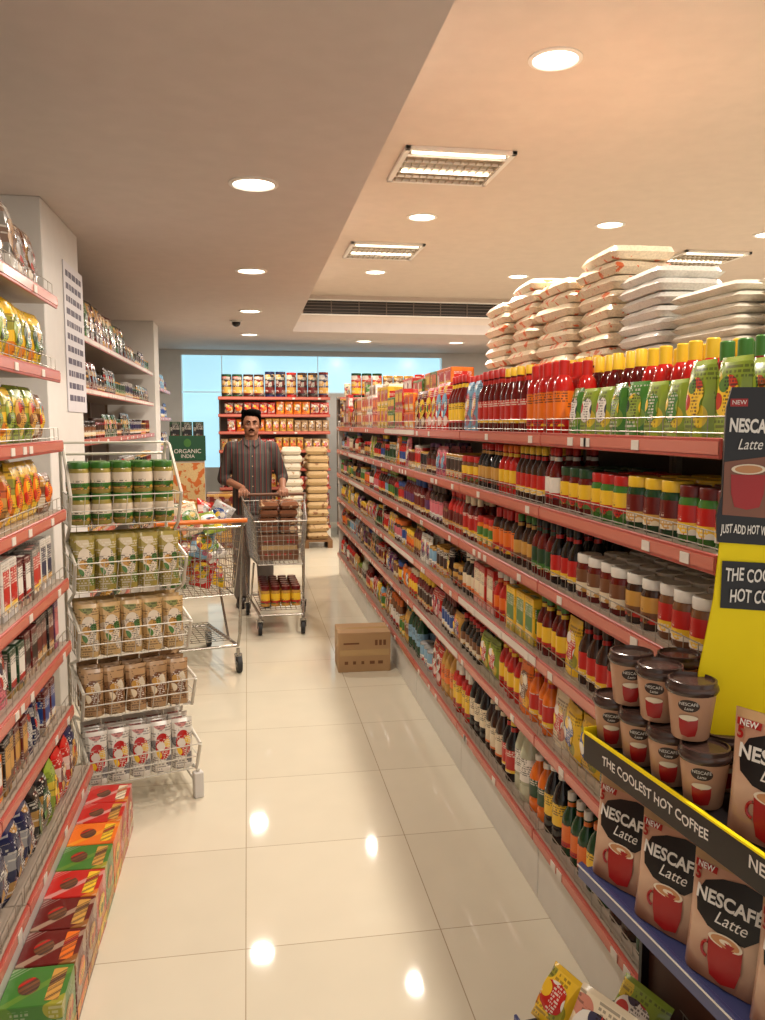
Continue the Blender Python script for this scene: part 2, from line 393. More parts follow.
# ------------------------------------------------------------------ room
def tile_mat():
    m = bpy.data.materials.new('cream_polished_tile'); m.use_nodes = True; nt = m.node_tree; b = nt.nodes['Principled BSDF']
    tc = nt.nodes.new('ShaderNodeNewGeometry'); mp = nt.nodes.new('ShaderNodeMapping'); mp.inputs['Location'].default_value = (.03, -.55+6.0, 0)
    br = nt.nodes.new('ShaderNodeTexBrick'); br.offset = 0; br.inputs['Scale'].default_value = 1; br.inputs['Brick Width'].default_value = .6; br.inputs['Row Height'].default_value = .6
    br.inputs['Mortar Size'].default_value = .0017; br.inputs['Mortar Smooth'].default_value = .1
    br.inputs['Color1'].default_value = (*lin((.83,.80,.72)), 1); br.inputs['Color2'].default_value = (*lin((.85,.82,.74)), 1); br.inputs['Mortar'].default_value = (*lin((.66,.60,.50)), 1)
    n = nt.nodes.new('ShaderNodeTexNoise'); n.inputs['Scale'].default_value = 5; mx = nt.nodes.new('ShaderNodeMix'); mx.data_type = 'RGBA'; mx.blend_type = 'MULTIPLY'; mx.inputs[0].default_value = .08
    nt.links.new(tc.outputs['Position'], mp.inputs[0]); nt.links.new(mp.outputs[0], br.inputs['Vector']); nt.links.new(tc.outputs['Position'], n.inputs['Vector'])
    nt.links.new(br.outputs['Color'], mx.inputs[6]); nt.links.new(n.outputs['Fac'], mx.inputs[7]); nt.links.new(mx.outputs[2], b.inputs['Base Color'])
    b.inputs['Roughness'].default_value = .055; b.inputs['Specular IOR Level'].default_value = .12
    return m
M_ceil = mat('ceiling_paint', (.83,.79,.77), .75, spec=.2); M_ceil2 = mat('raised_ceiling_paint', (.86,.80,.75), .75, spec=.2); M_wall = mat('wall_paint', (.85,.84,.82), .6); M_white = mat('white_paint', (.86,.85,.83), .45)
LOWZ = 2.7; HIZ = 3.15; XE = .57; YB = 10.3; XR = 6.0; YW = 13.0; XL = -1.6
struct('floor', MB().box(XL-.1, XR+.1, -1.2, YW+.1, -.1, 0, tile_mat()))
struct('ceiling', MB().box(XL-.1, XE, -1.2, YB, LOWZ, LOWZ+.12, M_ceil).box(XL-.1, XR+.1, YB, YW+.1, LOWZ, LOWZ+.12, M_ceil))
struct('ceiling_raised', MB().box(XE-.1, XR+.1, -1.2, YB+.1, HIZ, HIZ+.1, M_ceil2))
struct('trim_1', MB().box(XE-.1, XE, -1.2, YB, LOWZ+.12, HIZ, M_ceil)); struct('trim_2', MB().box(XE, XR+.1, YB, YB+.1, LOWZ+.12, HIZ, M_ceil2))
struct('wall_left', MB().box(XL-.1, XL, -1.2, YW, 0, LOWZ, M_wall)); struct('wall_right', MB().box(XR, XR+.1, -1.2, YW, 0, HIZ, M_wall))
WR = 3.1
wb = MB().box(XL, XR, YW, YW+.1, 0, .9, M_wall).box(XL, -.98, YW, YW+.1, .9, LOWZ, M_wall).box(WR, XR, YW, YW+.1, .9, LOWZ, M_wall).box(-.98, WR, YW, YW+.1, 2.62, LOWZ, M_wall).box(-.38, WR, YW, YW+.1, .9, 2.05, M_wall)
struct('wall_back', wb)
Mwin = mat('daylit_blue_glass', (.66,.85,.92), .2, emit=.98)
wn = struct('window_1', MB().box(-.98, WR, YW+.04, YW+.06, .9, 2.62, Mwin))
fr = MB(); M_wf = mat('window_frame_glow', (.80,.90,.93), .4, emit=.35)  # frame given a faint glow of its own, close to the daylit glass
for x in (-.98, -.38, 1.1, WR-.03): fr.box(x, x+.02, YW+.02, YW+.04, 2.05 if x > -.3 else .9, 2.62, M_wf)
fr.box(-.98, WR, YW+.02, YW+.04, 2.05, 2.07, M_wf)
o = fr.build('window_frame', wn)
struct('wall_pillar_near', MB().box(XL, -1.0, 4.45, 5.35, 0, LOWZ, M_wall, ch=.004)); struct('wall_pillar_far', MB().box(XL, -1.0, 9.5, 9.95, 0, LOWZ, M_wall, ch=.004))

# ------------------------------------------------------------------ ceiling fixtures
M_ring = mat('lamp_ring_white', (.94,.92,.89), .4); M_lens = mat('lamp_lens', (1,.96,.88), .3, emit=7)
ringm = MB().lathe([(.118,0),(.118,-.006),(.100,-.010),(.094,0)], M_ring, 28).mesh('trim_ring'); lensm = MB().lathe([(.0,-.003),(.095,-.003)], M_lens, 28).mesh('lens')
LC = (1, .88, .75)
def downlight(x, y, zc, lab, p):
    e = empty('ceiling_downlight', (x, y, zc), 0, lab, 'ceiling light', 'round recessed downlights')
    for n, me in (('trim_ring', ringm), ('lens', lensm)):
        c = bpy.data.objects.new(n, me); COL.objects.link(c); c.parent = e
    l = bpy.data.lights.new('lamp', 'AREA'); l.shape = 'DISK'; l.size = .17; l.energy = p; l.color = LC; lo = bpy.data.objects.new('lamp', l); COL.objects.link(lo); lo.location = (x, y, zc-.014)
ords = ['first', 'second', 'third', 'fourth', 'fifth', 'sixth', 'seventh', 'eighth', 'ninth', 'tenth']
for i, y in enumerate((1.8, 4.06, 6.3, 8.5, 10.7)):
    downlight(.05, y, LOWZ, 'round downlight in the low left ceiling, %s' % (['just above the camera, out of frame','largest and nearest in view','second nearest in view','third nearest in view','farthest, near the back window'][i]), (15, 22, 24, 24, 24)[i])
for i, (x, y) in enumerate(((1.35, 1.2), (1.35, 3.58), (1.35, 6.35), (1.35, 8.67), (2.88, 3.58), (2.88, 6.35), (2.9, 8.67), (4.33, 3.58), (4.33, 6.45), (4.33, 8.67))):
    downlight(x, y, HIZ, 'round downlight in raised ceiling, ' + ['above the camera out of frame','biggest and nearest, before the first louvre panel','between the two louvre panels','just beyond the second louvre panel','out of frame right','right of the louvre panels at their middle','far one just above the rice bags','far right out of frame','at the right edge of the photo','far right behind the third louvre panel'][i], 44)
for i, (x, y) in enumerate(((1.6, 11.3), (2.9, 11.3))): downlight(x, y, LOWZ, 'small far downlight beyond the air grille, '+('left' if i == 0 else 'right')+' one', 22)
M_tube = mat('lamp_tube', (1,.95,.85), .3, emit=4); M_alu = mat('louvre_aluminium', (.72,.66,.57), .4, .3)
def troffer(x, y, lab):
    e = empty('louvre_light_panel', (x, y, HIZ), 0, lab, 'ceiling light', 'square louvred ceiling light panels'); s = .33
    f = MB()
    for a in ((-s,s,-s,-s+.03),(-s,s,s-.03,s),(-s,-s+.03,-s,s),(s-.03,s,-s,s)): f.box(*a, -.022, -.0, M_ring, ch=.002)
    f.build('frame', e); MB().box(-s+.03, s-.03, -s+.03, s-.03, -.004, -.001, M_alu).build('reflector', e)
    for yy in (-.255, .10):
        MB().tube((-.28, yy, -.014), (.28, yy, -.014), .010, M_tube, 8, cap=True).build('lamp_tube', e)
    L = MB()
    for i in range(13): xx = -.285+i*.57/12; L.box(xx-.002, xx+.002, -.20, .3, -.022, -.010, M_alu)
    for yy in (-.2, -.1, .0, .1, .2, .3): L.box(-.3, .3, yy-.004, yy+.004, -.022, -.010, M_ring)
    L.build('louvre_grid', e)
troffer(1.25, 5.1, 'square louvred light panel in raised ceiling, nearest and largest of three'); troffer(1.25, 7.6, 'square louvred light panel behind the nearest one, above the aisle edge'); troffer(4.3, 7.45, 'square louvred light panel at far right above the rice bags')
g = empty('air_grille', (2.1, YB, 3.0), 0, 'long dark slotted air grille in the ceiling step at far end', 'vent')
MB().box(-1.4, 1.4, -.012, -.001, -.09, .09, mat('grille_dark', (.16,.13,.11), .6)).build('backing', g)
f = MB()
for z in (-.09, .09): f.box(-1.42, 1.42, -.03, -.001, z-.008, z+.008, M_ring)
f.build('frame', g); f = MB()
for k in range(4): f.box(-1.4, 1.4, -.026, -.012, -.062+k*.038, -.056+k*.038, mat('grille_slat', (.42,.36,.31), .5))
for k in range(9): f.box(-1.4+k*.345, -1.39+k*.345, -.028, -.012, -.09, .09, mat('grille_slat', (.42,.36,.31), .5))
f.build('slats', g)
e = empty('security_camera', (-.1, 9.3, LOWZ), 0, 'small black dome security camera on low ceiling', 'camera')
MB().lathe([(0,0),(.06,0),(.06,-.02),(.0,-.02)], M_white, 18).build('base', e); MB().ell((0,0,-.03), (.048,.048,.04), cm('black', .1), 16, 10).build('dome', e)

# notice on pillar
e = empty('paper_notice', (-.998, 5.17, 2.06), 0, 'tall white printed notice fixed to the near left pillar', 'notice')
MB().box(0, .004, -.27, .27, -.42, .42, mat('notice_paper', (.84,.83,.85), .5)).build('sheet', e); f = MB()
for k in range(11):
    z = .36-k*.07; y = -.22
    while y < .18:
        wd = random.uniform(.03, .10); f.box(.004, .005, y, min(y+wd, .22), z-.017, z+.017, mat('notice_ink', (.30,.27,.36), .6)); y += wd+.02
f.build('printed_lines', e)

# ------------------------------------------------------------------ shelving
M_red = mat('red_price_strip', (.68,.28,.23), .35); M_pink = mat('strip_insert_red', (.78,.45,.38), .25); M_shelf = mat('shelf_metal', (.66,.60,.54), .4); M_back = mat('shelf_back_panel', (.42,.35,.30), .5)
M_wire = mat('bright_wire', (.66,.63,.58), .3, .8); M_tick = mat('price_ticket', (.86,.83,.79), .5); M_kick = mat('kick_plate_white', (.86,.85,.82), .35)
def lipmesh(L, ins):
    m = MB().box(-L/2+.002, L/2-.002, -.008, 0, -.021, .021, M_red, ch=.002); m.box(-L/2+.004, L/2-.004, -.010, -.008, -.012, .014, ins); return m
def railmesh(L, h=.045):
    m = MB()
    for z in (.012, h): m.tube((-L/2, .006, z), (L/2, .006, z), .0015, M_wire, 5)
    n = int(L/.06)
    for i in range(n+1): x = -L/2+L*i/n; m.tube((x, .006, 0), (x, .006, h), .001, M_wire, 4)
    return m
def rack_bay(name, origin, rz, L, depth, levels, backz, lab, group, rail=True, basedepth=None, whites=(), kick=True, deck=None):
    e = empty(name, origin, rz, lab, 'shelving', group)
    for i, z in enumerate(levels):
        bd = (basedepth or depth) if i == len(levels)-1 else depth; off = depth-bd
        d2 = deck if (deck and i == 0) else depth
        s = MB().box(-L/2+.001, L/2-.001, off+.0, d2, z-.022, z, M_shelf, ch=.002).build('shelf', e)
        lipmesh(L, M_tick if i in whites else M_pink).build('price_strip', s, (0, off, z-.018))
        if rail: railmesh(L-.02).build('wire_rail', s, (0, off, z))
        for k in range(random.randint(2, 4)):
            x = random.uniform(-L*.42, L*.42); MB().box(x-.018, x+.018, off-.0125, off-.0105, z-.031, z-.008, M_tick).build('price_ticket', s)
    zb = levels[-1]
    if kick: MB().box(-L/2+.002, L/2-.002, depth-(basedepth or depth)+.012, depth-(basedepth or depth)+.022, 0, zb-.044, M_kick, ch=.002).build('kick_plate', e)
    MB().box(-L/2, L/2, depth, depth+.012, 0, backz, M_back).build('back_panel', e)
    for sx in (-1, 1):
        x = sx*(L/2-.012); MB().box(x-.01, x+.01, depth-.02, depth, 0, backz, M_shelf).build('upright', e)
    return e
SR = [1.54, 1.31, 1.07, .82, .56, .24]; XF = .915; Y0 = 1.47; NB = 7; BL = (8.42-Y0)/NB
for i in range(NB):
    e = rack_bay('shelving_bay', (XF, Y0+BL*(i+.5), 0), -PI/2, BL-.002, .46, SR, 1.518, 'red-lipped shelving bay of long right rack, %s from the camera' % ords[i], 'bays of the long right rack', whites=((4,) if i == 2 else (0, 3) if i == 3 else (3,) if i == 1 else (1, 2) if i == 5 else ()), deck=.94)
    MB().box(-BL/2+.002, BL/2-.002, .925, .94, 0, 1.518, M_back).build('rear_panel', e)
ep = MB().box(XF+.01, XF+.94, 8.425, 8.45, 0, 1.6, M_white, ch=.003).build('end_panel'); tag(ep, 'white end panel closing the far end of the long right rack', 'panel')

SL = [2.015, 1.755, 1.51, 1.26, 1.005, .77, .525, .29]
for i, (ya, yb_) in enumerate(((2.2, 3.12), (1.28, 2.198))):
    rack_bay('shelving_bay', (-.665, (ya+yb_)/2, 0), PI/2, yb_-ya, .45, SL, 2.2, 'red-lipped shelving bay of near left rack, '+('end nearest the wire rack' if i == 0 else 'end beside the camera'), 'bays of the near left rack', basedepth=.51, rail=True)
SF = [2.13, 1.80, 1.47, 1.14, .81, .48, .18]
for i in range(4):
    rack_bay('shelving_bay', (-1.02, 5.9+i*1.0, 0), PI/2, .998, .5, SF, 2.45, 'white shelving bay of far left rack behind pillar, %s from the camera' % ords[i], 'bays of the far left rack', rail=False, whites=(0, 1))
SB = [1.93, 1.70, 1.47, 1.22, .97, .72, .45, .18]
rack_bay('shelving_bay', (.37, 11.2, 0), 0, 1.5, .4, SB, 1.95, 'red back rack of packets under the blue window', None, rail=False)
for i, xx in enumerate((2.0, 3.55)):
    rack_bay('shelving_bay', (xx, 11.2, 0), 0, 1.5, .4, SB, 1.95, 'back rack right of the red rack, '+('adjoining it' if i == 0 else 'farther right'), None, rail=False)
rack_bay('shelving_bay', (-1.02, 10.75, 0), PI/2, 1.4, .5, [2.0, 1.65, 1.3, .95, .6, .2], 2.2, 'small white shelving bay beyond the far left pillar', None, rail=False)

# ------------------------------------------------------------------ stock: long right rack
WARM = ['red','yellow','orange','white','green','dark red','brown','golden','cream','dark brown','red','yellow']
MIX = WARM+['blue','dark green','black','purple','lime','pink','light blue','dark red','dark brown']
LEN = 8.40-Y0-.02
P = lambda: (XF, Y0+.01)
rp = ['top deck of long right rack','second shelf of long right rack','third shelf of long right rack','fourth shelf of long right rack','fifth shelf of long right rack','bottom shelf of long right rack']
specA = [(('pouch','lime','yellow',.10,.06,.165), .22), (('pouch','lime','green',.09,.05,.13), .20), (('pouch','green','lime',.09,.05,.135), .20), (('pouch','lime','white',.09,.05,.13), .2), (('pouch','green','white',.09,.05,.135), .2)]
fill(rp[0], P(), (0, 1), (1, 0), .92, SR[0], .6, specA, ['pouch'], ['green','lime'], rows=2)
specB = [(('squeeze','red','red','orange',.225,.032), .34), (('bottle','dark red','yellow','red',.235,.033), .34), (('bottle','dark red','red','red',.24,.033), .28), (('pouch','light blue','red',.12,.06,.21), .28), (('bottle','dark red','red','yellow',.25,.033), .30), (('pouch','red','light blue',.12,.06,.23), .28), (('pouch','red','yellow',.13,.06,.22), .30),
 (('pouch','dark red','yellow',.13,.06,.21), .28), (('carton','orange','red',.14,.1,.10), .34), (('carton','red','yellow',.14,.1,.12), .34), (('carton','green','yellow',.14,.1,.1), .3), (('carton','yellow','red',.13,.1,.14), .44), (('carton','red','orange',.14,.1,.11), .3), (('carton','white','red',.13,.1,.12), .3), (('carton','golden','red',.13,.1,.12), .4), (('carton','cream','orange',.13,.1,.12), .4)]
fill(rp[0], (XF, Y0+.93), (0, 1), (1, 0), LEN-.93, SR[0], .33, specB, ['carton','pouch','can'], WARM, rows=2, stack=2, farrows=1)
spec2 = [(('jar','green','dark red','red',.125,.036), .30), (('jar','dark green','yellow','dark red',.13,.038), .24), (('jar','green','red','yellow',.125,.036), .24), (('jar','dark red','dark green','yellow',.13,.036), .24), (('bottle','dark red','red','white',.185,.027), .16), (('bottle','dark brown','yellow','red',.18,.027), .3), (('bottle','red','orange','yellow',.18,.028), .2),
 (('bottle','black','red','golden',.18,.028), .34), (('jar','brown','red','yellow',.12,.036), .3), (('can','golden','dark brown',.12,.038), .35)]
fill(rp[1], P(), (0, 1), (1, 0), LEN, SR[1], .205, spec2, ['bottle','jar','can','bottle','jar','pouch'], MIX, rows=3, farrows=1)
spec3 = [(('jar','brown','white','red',.13,.037), .36), (('jar','dark brown','white','golden',.125,.037), .2), (('jar','dark red','white','brown',.125,.037), .38), (('bottle','black','black','red',.185,.028), .2), (('bottle','dark red','black','dark green',.185,.028), .22), (('bottle','dark brown','green','golden',.18,.027), .2), (('squeeze','dark brown','red','orange',.18,.03), .3),
 (('jar','orange','red','green',.12,.036), .3)]
fill(rp[2], P(), (0, 1), (1, 0), LEN, SR[2], .215, spec3, ['bottle','jar','pouch','squeeze','can','bottle'], MIX, rows=3, farrows=1)
spec4 = [(('jar','brown','red','golden',.12,.036), .4), (('pouch','red','yellow',.1,.05,.18), .2), (('bottle','dark brown','dark brown','red',.19,.03), .3), (('pouch','yellow','red',.1,.05,.17), .2), (('bottle','dark red','green','yellow',.19,.028), .25), (('carton','yellow','green',.09,.06,.16), .3), (('bottle','red','white','orange',.18,.028), .2), (('carton','red','cream',.09,.06,.17), .3)]
fill(rp[3], P(), (0, 1), (1, 0), LEN, SR[3], .22, spec4, ['bottle','jar','packet','pouch','can'], MIX, rows=2, stack=2, farrows=1)
spec5 = [(('jar','dark brown','red','white',.12,.036), .4), (('pouch','dark green','yellow',.1,.05,.19), .3), (('packet','yellow','blue',.12,.05,.17), .26), (('pouch','cream','red',.1,.05,.17), .2), (('bottle','orange','yellow','red',.2,.03), .2), (('pouch','orange','brown',.1,.05,.19), .2), (('bottle','red','red','yellow',.2,.03), .3), (('packet','lime','red',.11,.05,.16), .3)]
fill(rp[4], P(), (0, 1), (1, 0), LEN, SR[4], .23, spec5, ['bottle','squeeze','packet','pouch','can','jar'], MIX, rows=2, stack=2, farrows=1)
spec6 = [(('oil','dark green','red','green',.24,.034), .38), (('oil','dark brown','yellow','white',.22,.034), .16), (('oil','dark green','orange','yellow',.2,.034), .16), (('bottle','dark green','white','orange',.2,.03), .2), (('oil','black','white','yellow',.23,.034), .16), (('oil','orange','white','dark green',.2,.034), .15), (('oil','clear','lime','white',.27,.04), .18), (('bottle','black','yellow','red',.24,.034), .2), (('bottle','dark brown','red','cream',.25,.034), .24),
 (('oil','black','black','cream',.25,.036), .3), (('squeeze','red','white','yellow',.22,.034), .3), (('oil','golden','red','orange',.24,.036), .25), (('pouch','red','white',.12,.06,.2), .3)]
fill(rp[5], P(), (0, 1), (1, 0), LEN, SR[5], .285, spec6, ['oil','squeeze','pouch','oil','packet','can'], MIX+['white','light blue','white'], rows=3, farrows=2)

fill('rear line on deck beside flat white packs', (1.045, 1.6), (0, 1), (1, 0), 1.0, SR[0], .6, [(('squeeze','dark red','green','orange',.22,.032), .22), (('squeeze','red','yellow','red',.235,.033), .42), (('squeeze','dark red','yellow','orange',.24,.033), .36)], ['squeeze'], ['yellow','red'], rows=2, det=3.0)
fill('rear line on deck beside rice bags', (1.11, 2.62), (0, 1), (1, 0), 1.2, SR[0], .6, [(('bottle','dark red','yellow','orange',.26,.033), .42), (('bottle','dark red','orange','red',.27,.033), .76)], ['squeeze'], ['yellow','red'], rows=1, det=3.0)
fill('far rear line on deck behind sauces', (1.16, 4.75), (0, 1), (1, 0), 3.6, SR[0], .52, [(('carton','orange','red',.18,.14,.12), .38), (('carton','green','orange',.18,.14,.12), .25), (('carton','orange','yellow',.18,.14,.12), .30), (('carton','green','red',.18,.14,.11), .38), (('carton','red','white',.18,.14,.12), .38), (('carton','yellow','orange',.2,.14,.155), .62), (('carton','cream','orange',.18,.14,.12), .38), (('carton','red','golden',.18,.14,.12), .4), (('carton','white','brown',.18,.14,.13), .5)], ['carton'], WARM, rows=2, stack=3, farrows=1)

# rice bags
B_rice = bagmat('rice_bag_plastic', (.90,.84,.73), (.84,.42,.24), .41, dk=.82, nscale=19); B_lab = bagmat('rice_bag_print', (.88,.70,.55), (.80,.32,.18), .48)
B_white = bagmat('white_bag_plastic', (.88,.87,.84), (.78,.74,.72), .36, dk=.86); B_flat = bagmat('flat_pack_plastic', (.90,.88,.82), (.82,.76,.66), .34, dk=.88)
rb = [Prod(bag(.275, .36, .058, B_rice, B_lab, seed=s, ex=.24)) for s in (0, 4.3, 9.1, 14, 22)]
wbg = [Prod(bag(.26, .35, .046, B_white, B_white, seed=s, ex=.24)) for s in (2, 7, 12)]
pbg = [Prod(bag(.28, .40, .034, B_flat, B_flat, seed=s, ex=.20)) for s in (3, 8, 13)]
def stackbags(pr, x, y, n, h, lab, grp, z0=SR[0], det=True, jit=.014, rot=.10, name='rice_bag'):
    for k in range(n):
        place(random.choice(pr), name, (x+random.uniform(-jit, jit), y+random.uniform(-jit, jit), z0+k*h), random.uniform(-rot, rot)+(PI if random.random() < .5 else 0), lab, 'bag', grp, det)
t = 'cream rice bag with orange print in %s on right rack deck'
for nm, x, y, n in (('tallest front stack', 1.54, 3.24, 13), ('short stack right of tallest', 1.82, 3.22, 9), ('second stack back', 1.50, 3.61, 12), ('right second stack back', 1.79, 3.60, 13), ('third stack back', 1.48, 3.98, 13), ('right third stack back', 1.77, 3.98, 13), ('fourth stack back', 1.46, 4.36, 12), ('right fourth stack back', 1.75, 4.36, 13), ('lowest farthest stack', 1.60, 4.73, 9)):
    stackbags(rb, x, y, n, .0555, t % nm, 'rice bags in '+nm)
stackbags(wbg, 1.54, 2.86, 13, .0445, 'white rice bag stacked between orange-printed bags and flat white packs', 'white bags on the deck', jit=.012, rot=.06)
stackbags(pbg, 1.55, 2.44, 14, .0325, 'flat white rice pack, left of the two flat-pack stacks', 'flat packs left stack', jit=.008, rot=.03); stackbags(pbg, 1.60, 2.02, 14, .0325, 'flat white rice pack, nearest right of the two flat-pack stacks', 'flat packs right stack', jit=.008, rot=.03)

# ------------------------------------------------------------------ stock: near left rack
lp = ['top shelf of near left rack'] + ['%s shelf of near left rack' % w for w in ords[1:7]] + ['bottom shelf of near left rack']
YA = 1.95; LL = 3.10-YA
def lf(i, specs, kinds, cols, hmax, rows=2, x=-.665, **k): fill(lp[i], (x, YA), (0, 1), (-1, 0), LL, SL[i], hmax, specs, kinds, cols, rows=rows, det=4, blen=.25, **k)
lf(0, [(('pouch','golden','silver',.14,.09,.2), .30), (('pouch','brown','golden',.13,.09,.22), .28), (('pouch','grey','tan',.14,.09,.23), .29), (('pouch','brown','silver',.12,.09,.2), .25)], ['pouch'], ['grey','brown','silver'], .3)
lf(1, [(('packet','yellow','green',.14,.08,.19), .3), (('packet','lime','yellow',.14,.08,.195), .3), (('packet','yellow','lime',.14,.08,.195), .3), (('packet','yellow','dark green',.13,.08,.19), .27)], ['packet'], ['yellow','lime'], .22, gap=0)
lf(2, [(('packet','golden','brown',.12,.07,.18), .26), (('packet','golden','green',.12,.07,.18), .26), (('packet','yellow','lime',.12,.07,.17), .26), (('packet','lime','golden',.12,.07,.18), .25)], ['packet'], ['yellow','lime','brown'], .22, gap=0)
lf(3, [(('packet','orange','yellow',.11,.07,.18), .24), (('packet','yellow','brown',.11,.07,.18), .24), (('packet','golden','orange',.11,.07,.17), .24), (('packet','yellow','orange',.11,.07,.19), .35)], ['packet'], ['yellow','orange','brown'], .22, gap=0)
lf(4, [(('carton','white','black',.075,.06,.18), .24), (('carton','black','red',.07,.06,.16), .15), (('carton','white','red',.075,.06,.17), .24), (('carton','dark red','white',.07,.06,.15), .15), (('carton','grey','red',.07,.06,.16), .16), (('carton','white','dark blue',.07,.06,.17), .22)], ['carton'], ['white','black','red'], .22)
lf(5, [(('carton','purple','green',.07,.06,.17), .15), (('carton','white','pink',.07,.06,.18), .15), (('pouch','pink','white',.1,.05,.18), .21), (('carton','dark green','white',.07,.06,.14), .15), (('carton','dark red','black',.07,.06,.15), .22), (('carton','black','dark red',.07,.06,.16), .25)], ['carton'], ['purple','pink','red','dark green'], .22)
lf(6, [(('carton','dark blue','red',.06,.05,.15), .13), (('carton','white','dark blue',.06,.05,.16), .13), (('carton','orange','white',.06,.05,.13), .13), (('carton','black','golden',.06,.05,.16), .13), (('carton','dark red','golden',.06,.05,.15), .13), (('pouch','dark blue','silver',.09,.05,.17), .28), (('carton','dark red','blue',.06,.05,.15), .2)], ['carton'], ['dark blue','red','white'], .22)
lf(7, [(('packet','dark blue','dark blue',.12,.09,.21), .5), (('packet','black','dark green',.10,.08,.20), .21), (('packet','lime','yellow',.10,.07,.19), .11), (('packet','red','dark red',.10,.07,.19), .22), (('packet','dark blue','golden',.10,.07,.19), .2)], ['packet'], ['dark blue','red','black'], .24, x=-.600, gap=0)

tea = [('green','golden'),('dark red','orange'),('dark red','golden'),('red','yellow'),('green','golden'),('orange','yellow'),('red','golden'),('red','cream')]
lbls = ['green tea carton on the floor, nearest the camera','dark red tea carton with orange crest, second from the camera','dark red tea carton with golden crest, third from camera','bright red tea carton between dark red and green ones','green and gold tea carton in middle of floor row','orange tea carton just beyond the green and gold one','red and gold tea carton beyond the orange one','red tea carton with cream crest, last beside wire rack']
for i, ((a, b), lab) in enumerate(zip(tea, lbls)):
    y = 2.02+i*.155; w, d, h = .150, .15, .18
    bx = MB().box(-w/2, w/2, -d/2, d/2, 0, h, pm(a, .7, .3, .35), ch=.002).build('tea_carton', None, (-.54, y, .0), PI/2+random.uniform(-.02, .02))
    tag(bx, lab, 'box', 'tea cartons on the floor'); MBp = MB(); q = MB(); fl = MB()
    el = [(w*.3*math.cos(t_*PI/12), h*.58+h*.18*math.sin(t_*PI/12)) for t_ in range(24)]
    MBp.poly(el, lambda x, z: (x, -d/2-.0008, z), pm(b, 1.3)); MBp.build('crest', bx)
    q.add([(-w*.48,-d/2-.0008,h*.08),(w*.48,-d/2-.0008,h*.08),(w*.48,-d/2-.0008,h*.26),(-w*.48,-d/2-.0008,h*.26)], [(0,1,2,3)], pm(b, 1, .3, .6)); q.build('colour_band', bx)
    fl.add([(-w*.40,-d*.42,h+.0006),(w*.40,-d*.42,h+.0006),(w*.40,-d*.20,h+.0006),(-w*.40,-d*.20,h+.0006)], [(0,1,2,3)], pm(b, 2, .3, 1)); fl.build('top_print', bx)
    fl = MB(); fl.poly([(w*.22*math.cos(t_*PI/10), d*.12+d*.17*math.sin(t_*PI/10)) for t_ in range(20)], lambda x, z: (x, z, h+.0008), pm('golden', 2.2)); fl.build('top_crest', bx)

# ------------------------------------------------------------------ stock: far left rack, back racks
fp = ['%s shelf of far left rack' % w for w in ['top']+ords[1:7]]
for i, z in enumerate(SF):
    if i == 0: sp = [(('pouch','dark green','dark green',.17,.1,.28), .55), (('pouch','black','dark red',.17,.1,.29), .55), (('pouch','dark red','dark green',.16,.1,.28), .5), (('pouch','dark green','dark red',.17,.1,.26), .5), (('pouch','black','dark green',.17,.1,.27), .5)]
    else: sp = []
    fill(fp[i], (-1.02, 5.45), (0, 1), (-1, 0), 3.9, z, .3, sp, ['pouch','can','jar'] if i < 3 else ['packet','can'], ['dark green','black','dark brown','brown','dark red','dark blue','dark green','black'], rows=1, det=0, blen=.5, gap=.005)
bp = ['%s shelf of red back rack' % w for w in ['top']+ords[1:8]]
for i, z in enumerate(SB):
    sp = [(('can','dark red','dark blue',.34,.068), .15), (('can','dark brown','black',.33,.068), .30), (('can','red','dark red',.33,.068), .15), (('can','dark blue','black',.34,.068), .30), (('can','dark brown','dark red',.3,.068), .30), (('can','dark green','dark brown',.3,.068), .5)] if i == 0 else []
    fill(bp[i], (1.11, 11.2), (-1, 0), (0, 1), 1.46, z, .4 if i == 0 else .2, sp, ['packet','pouch'], ['red','dark red','orange','golden','tan','brown','red'], rows=1, det=0, blen=.4, gap=.006)
for j, xx in enumerate((2.74, 4.29)):
    for i, z in enumerate(SB[:2]):
        fill('%s shelf of %s back rack' % ('top' if i == 0 else 'second', 'middle' if j == 0 else 'far right'), (xx, 11.2), (-1, 0), (0, 1), 1.46, z, .36 if i == 0 else .2, [(('can','red','dark red',.32,.07), .5), (('can','golden','brown',.3,.07), .45), (('can','dark green','red',.33,.07), .5)] if i == 0 and j == 0 else [], ['can','pouch'], WARM+['dark blue'], rows=1, det=0, blen=.4, gap=.006, stack=2)
for i, z in enumerate([2.0, 1.65, 1.3]):
    fill('%s shelf beyond far left pillar' % ['top','second','third'][i], (-1.02, 10.1), (0, 1), (-1, 0), 1.3, z, .28, [], ['pouch','can'], ['light blue','brown','dark red','blue'], rows=1, det=0, blen=.6, gap=.01)

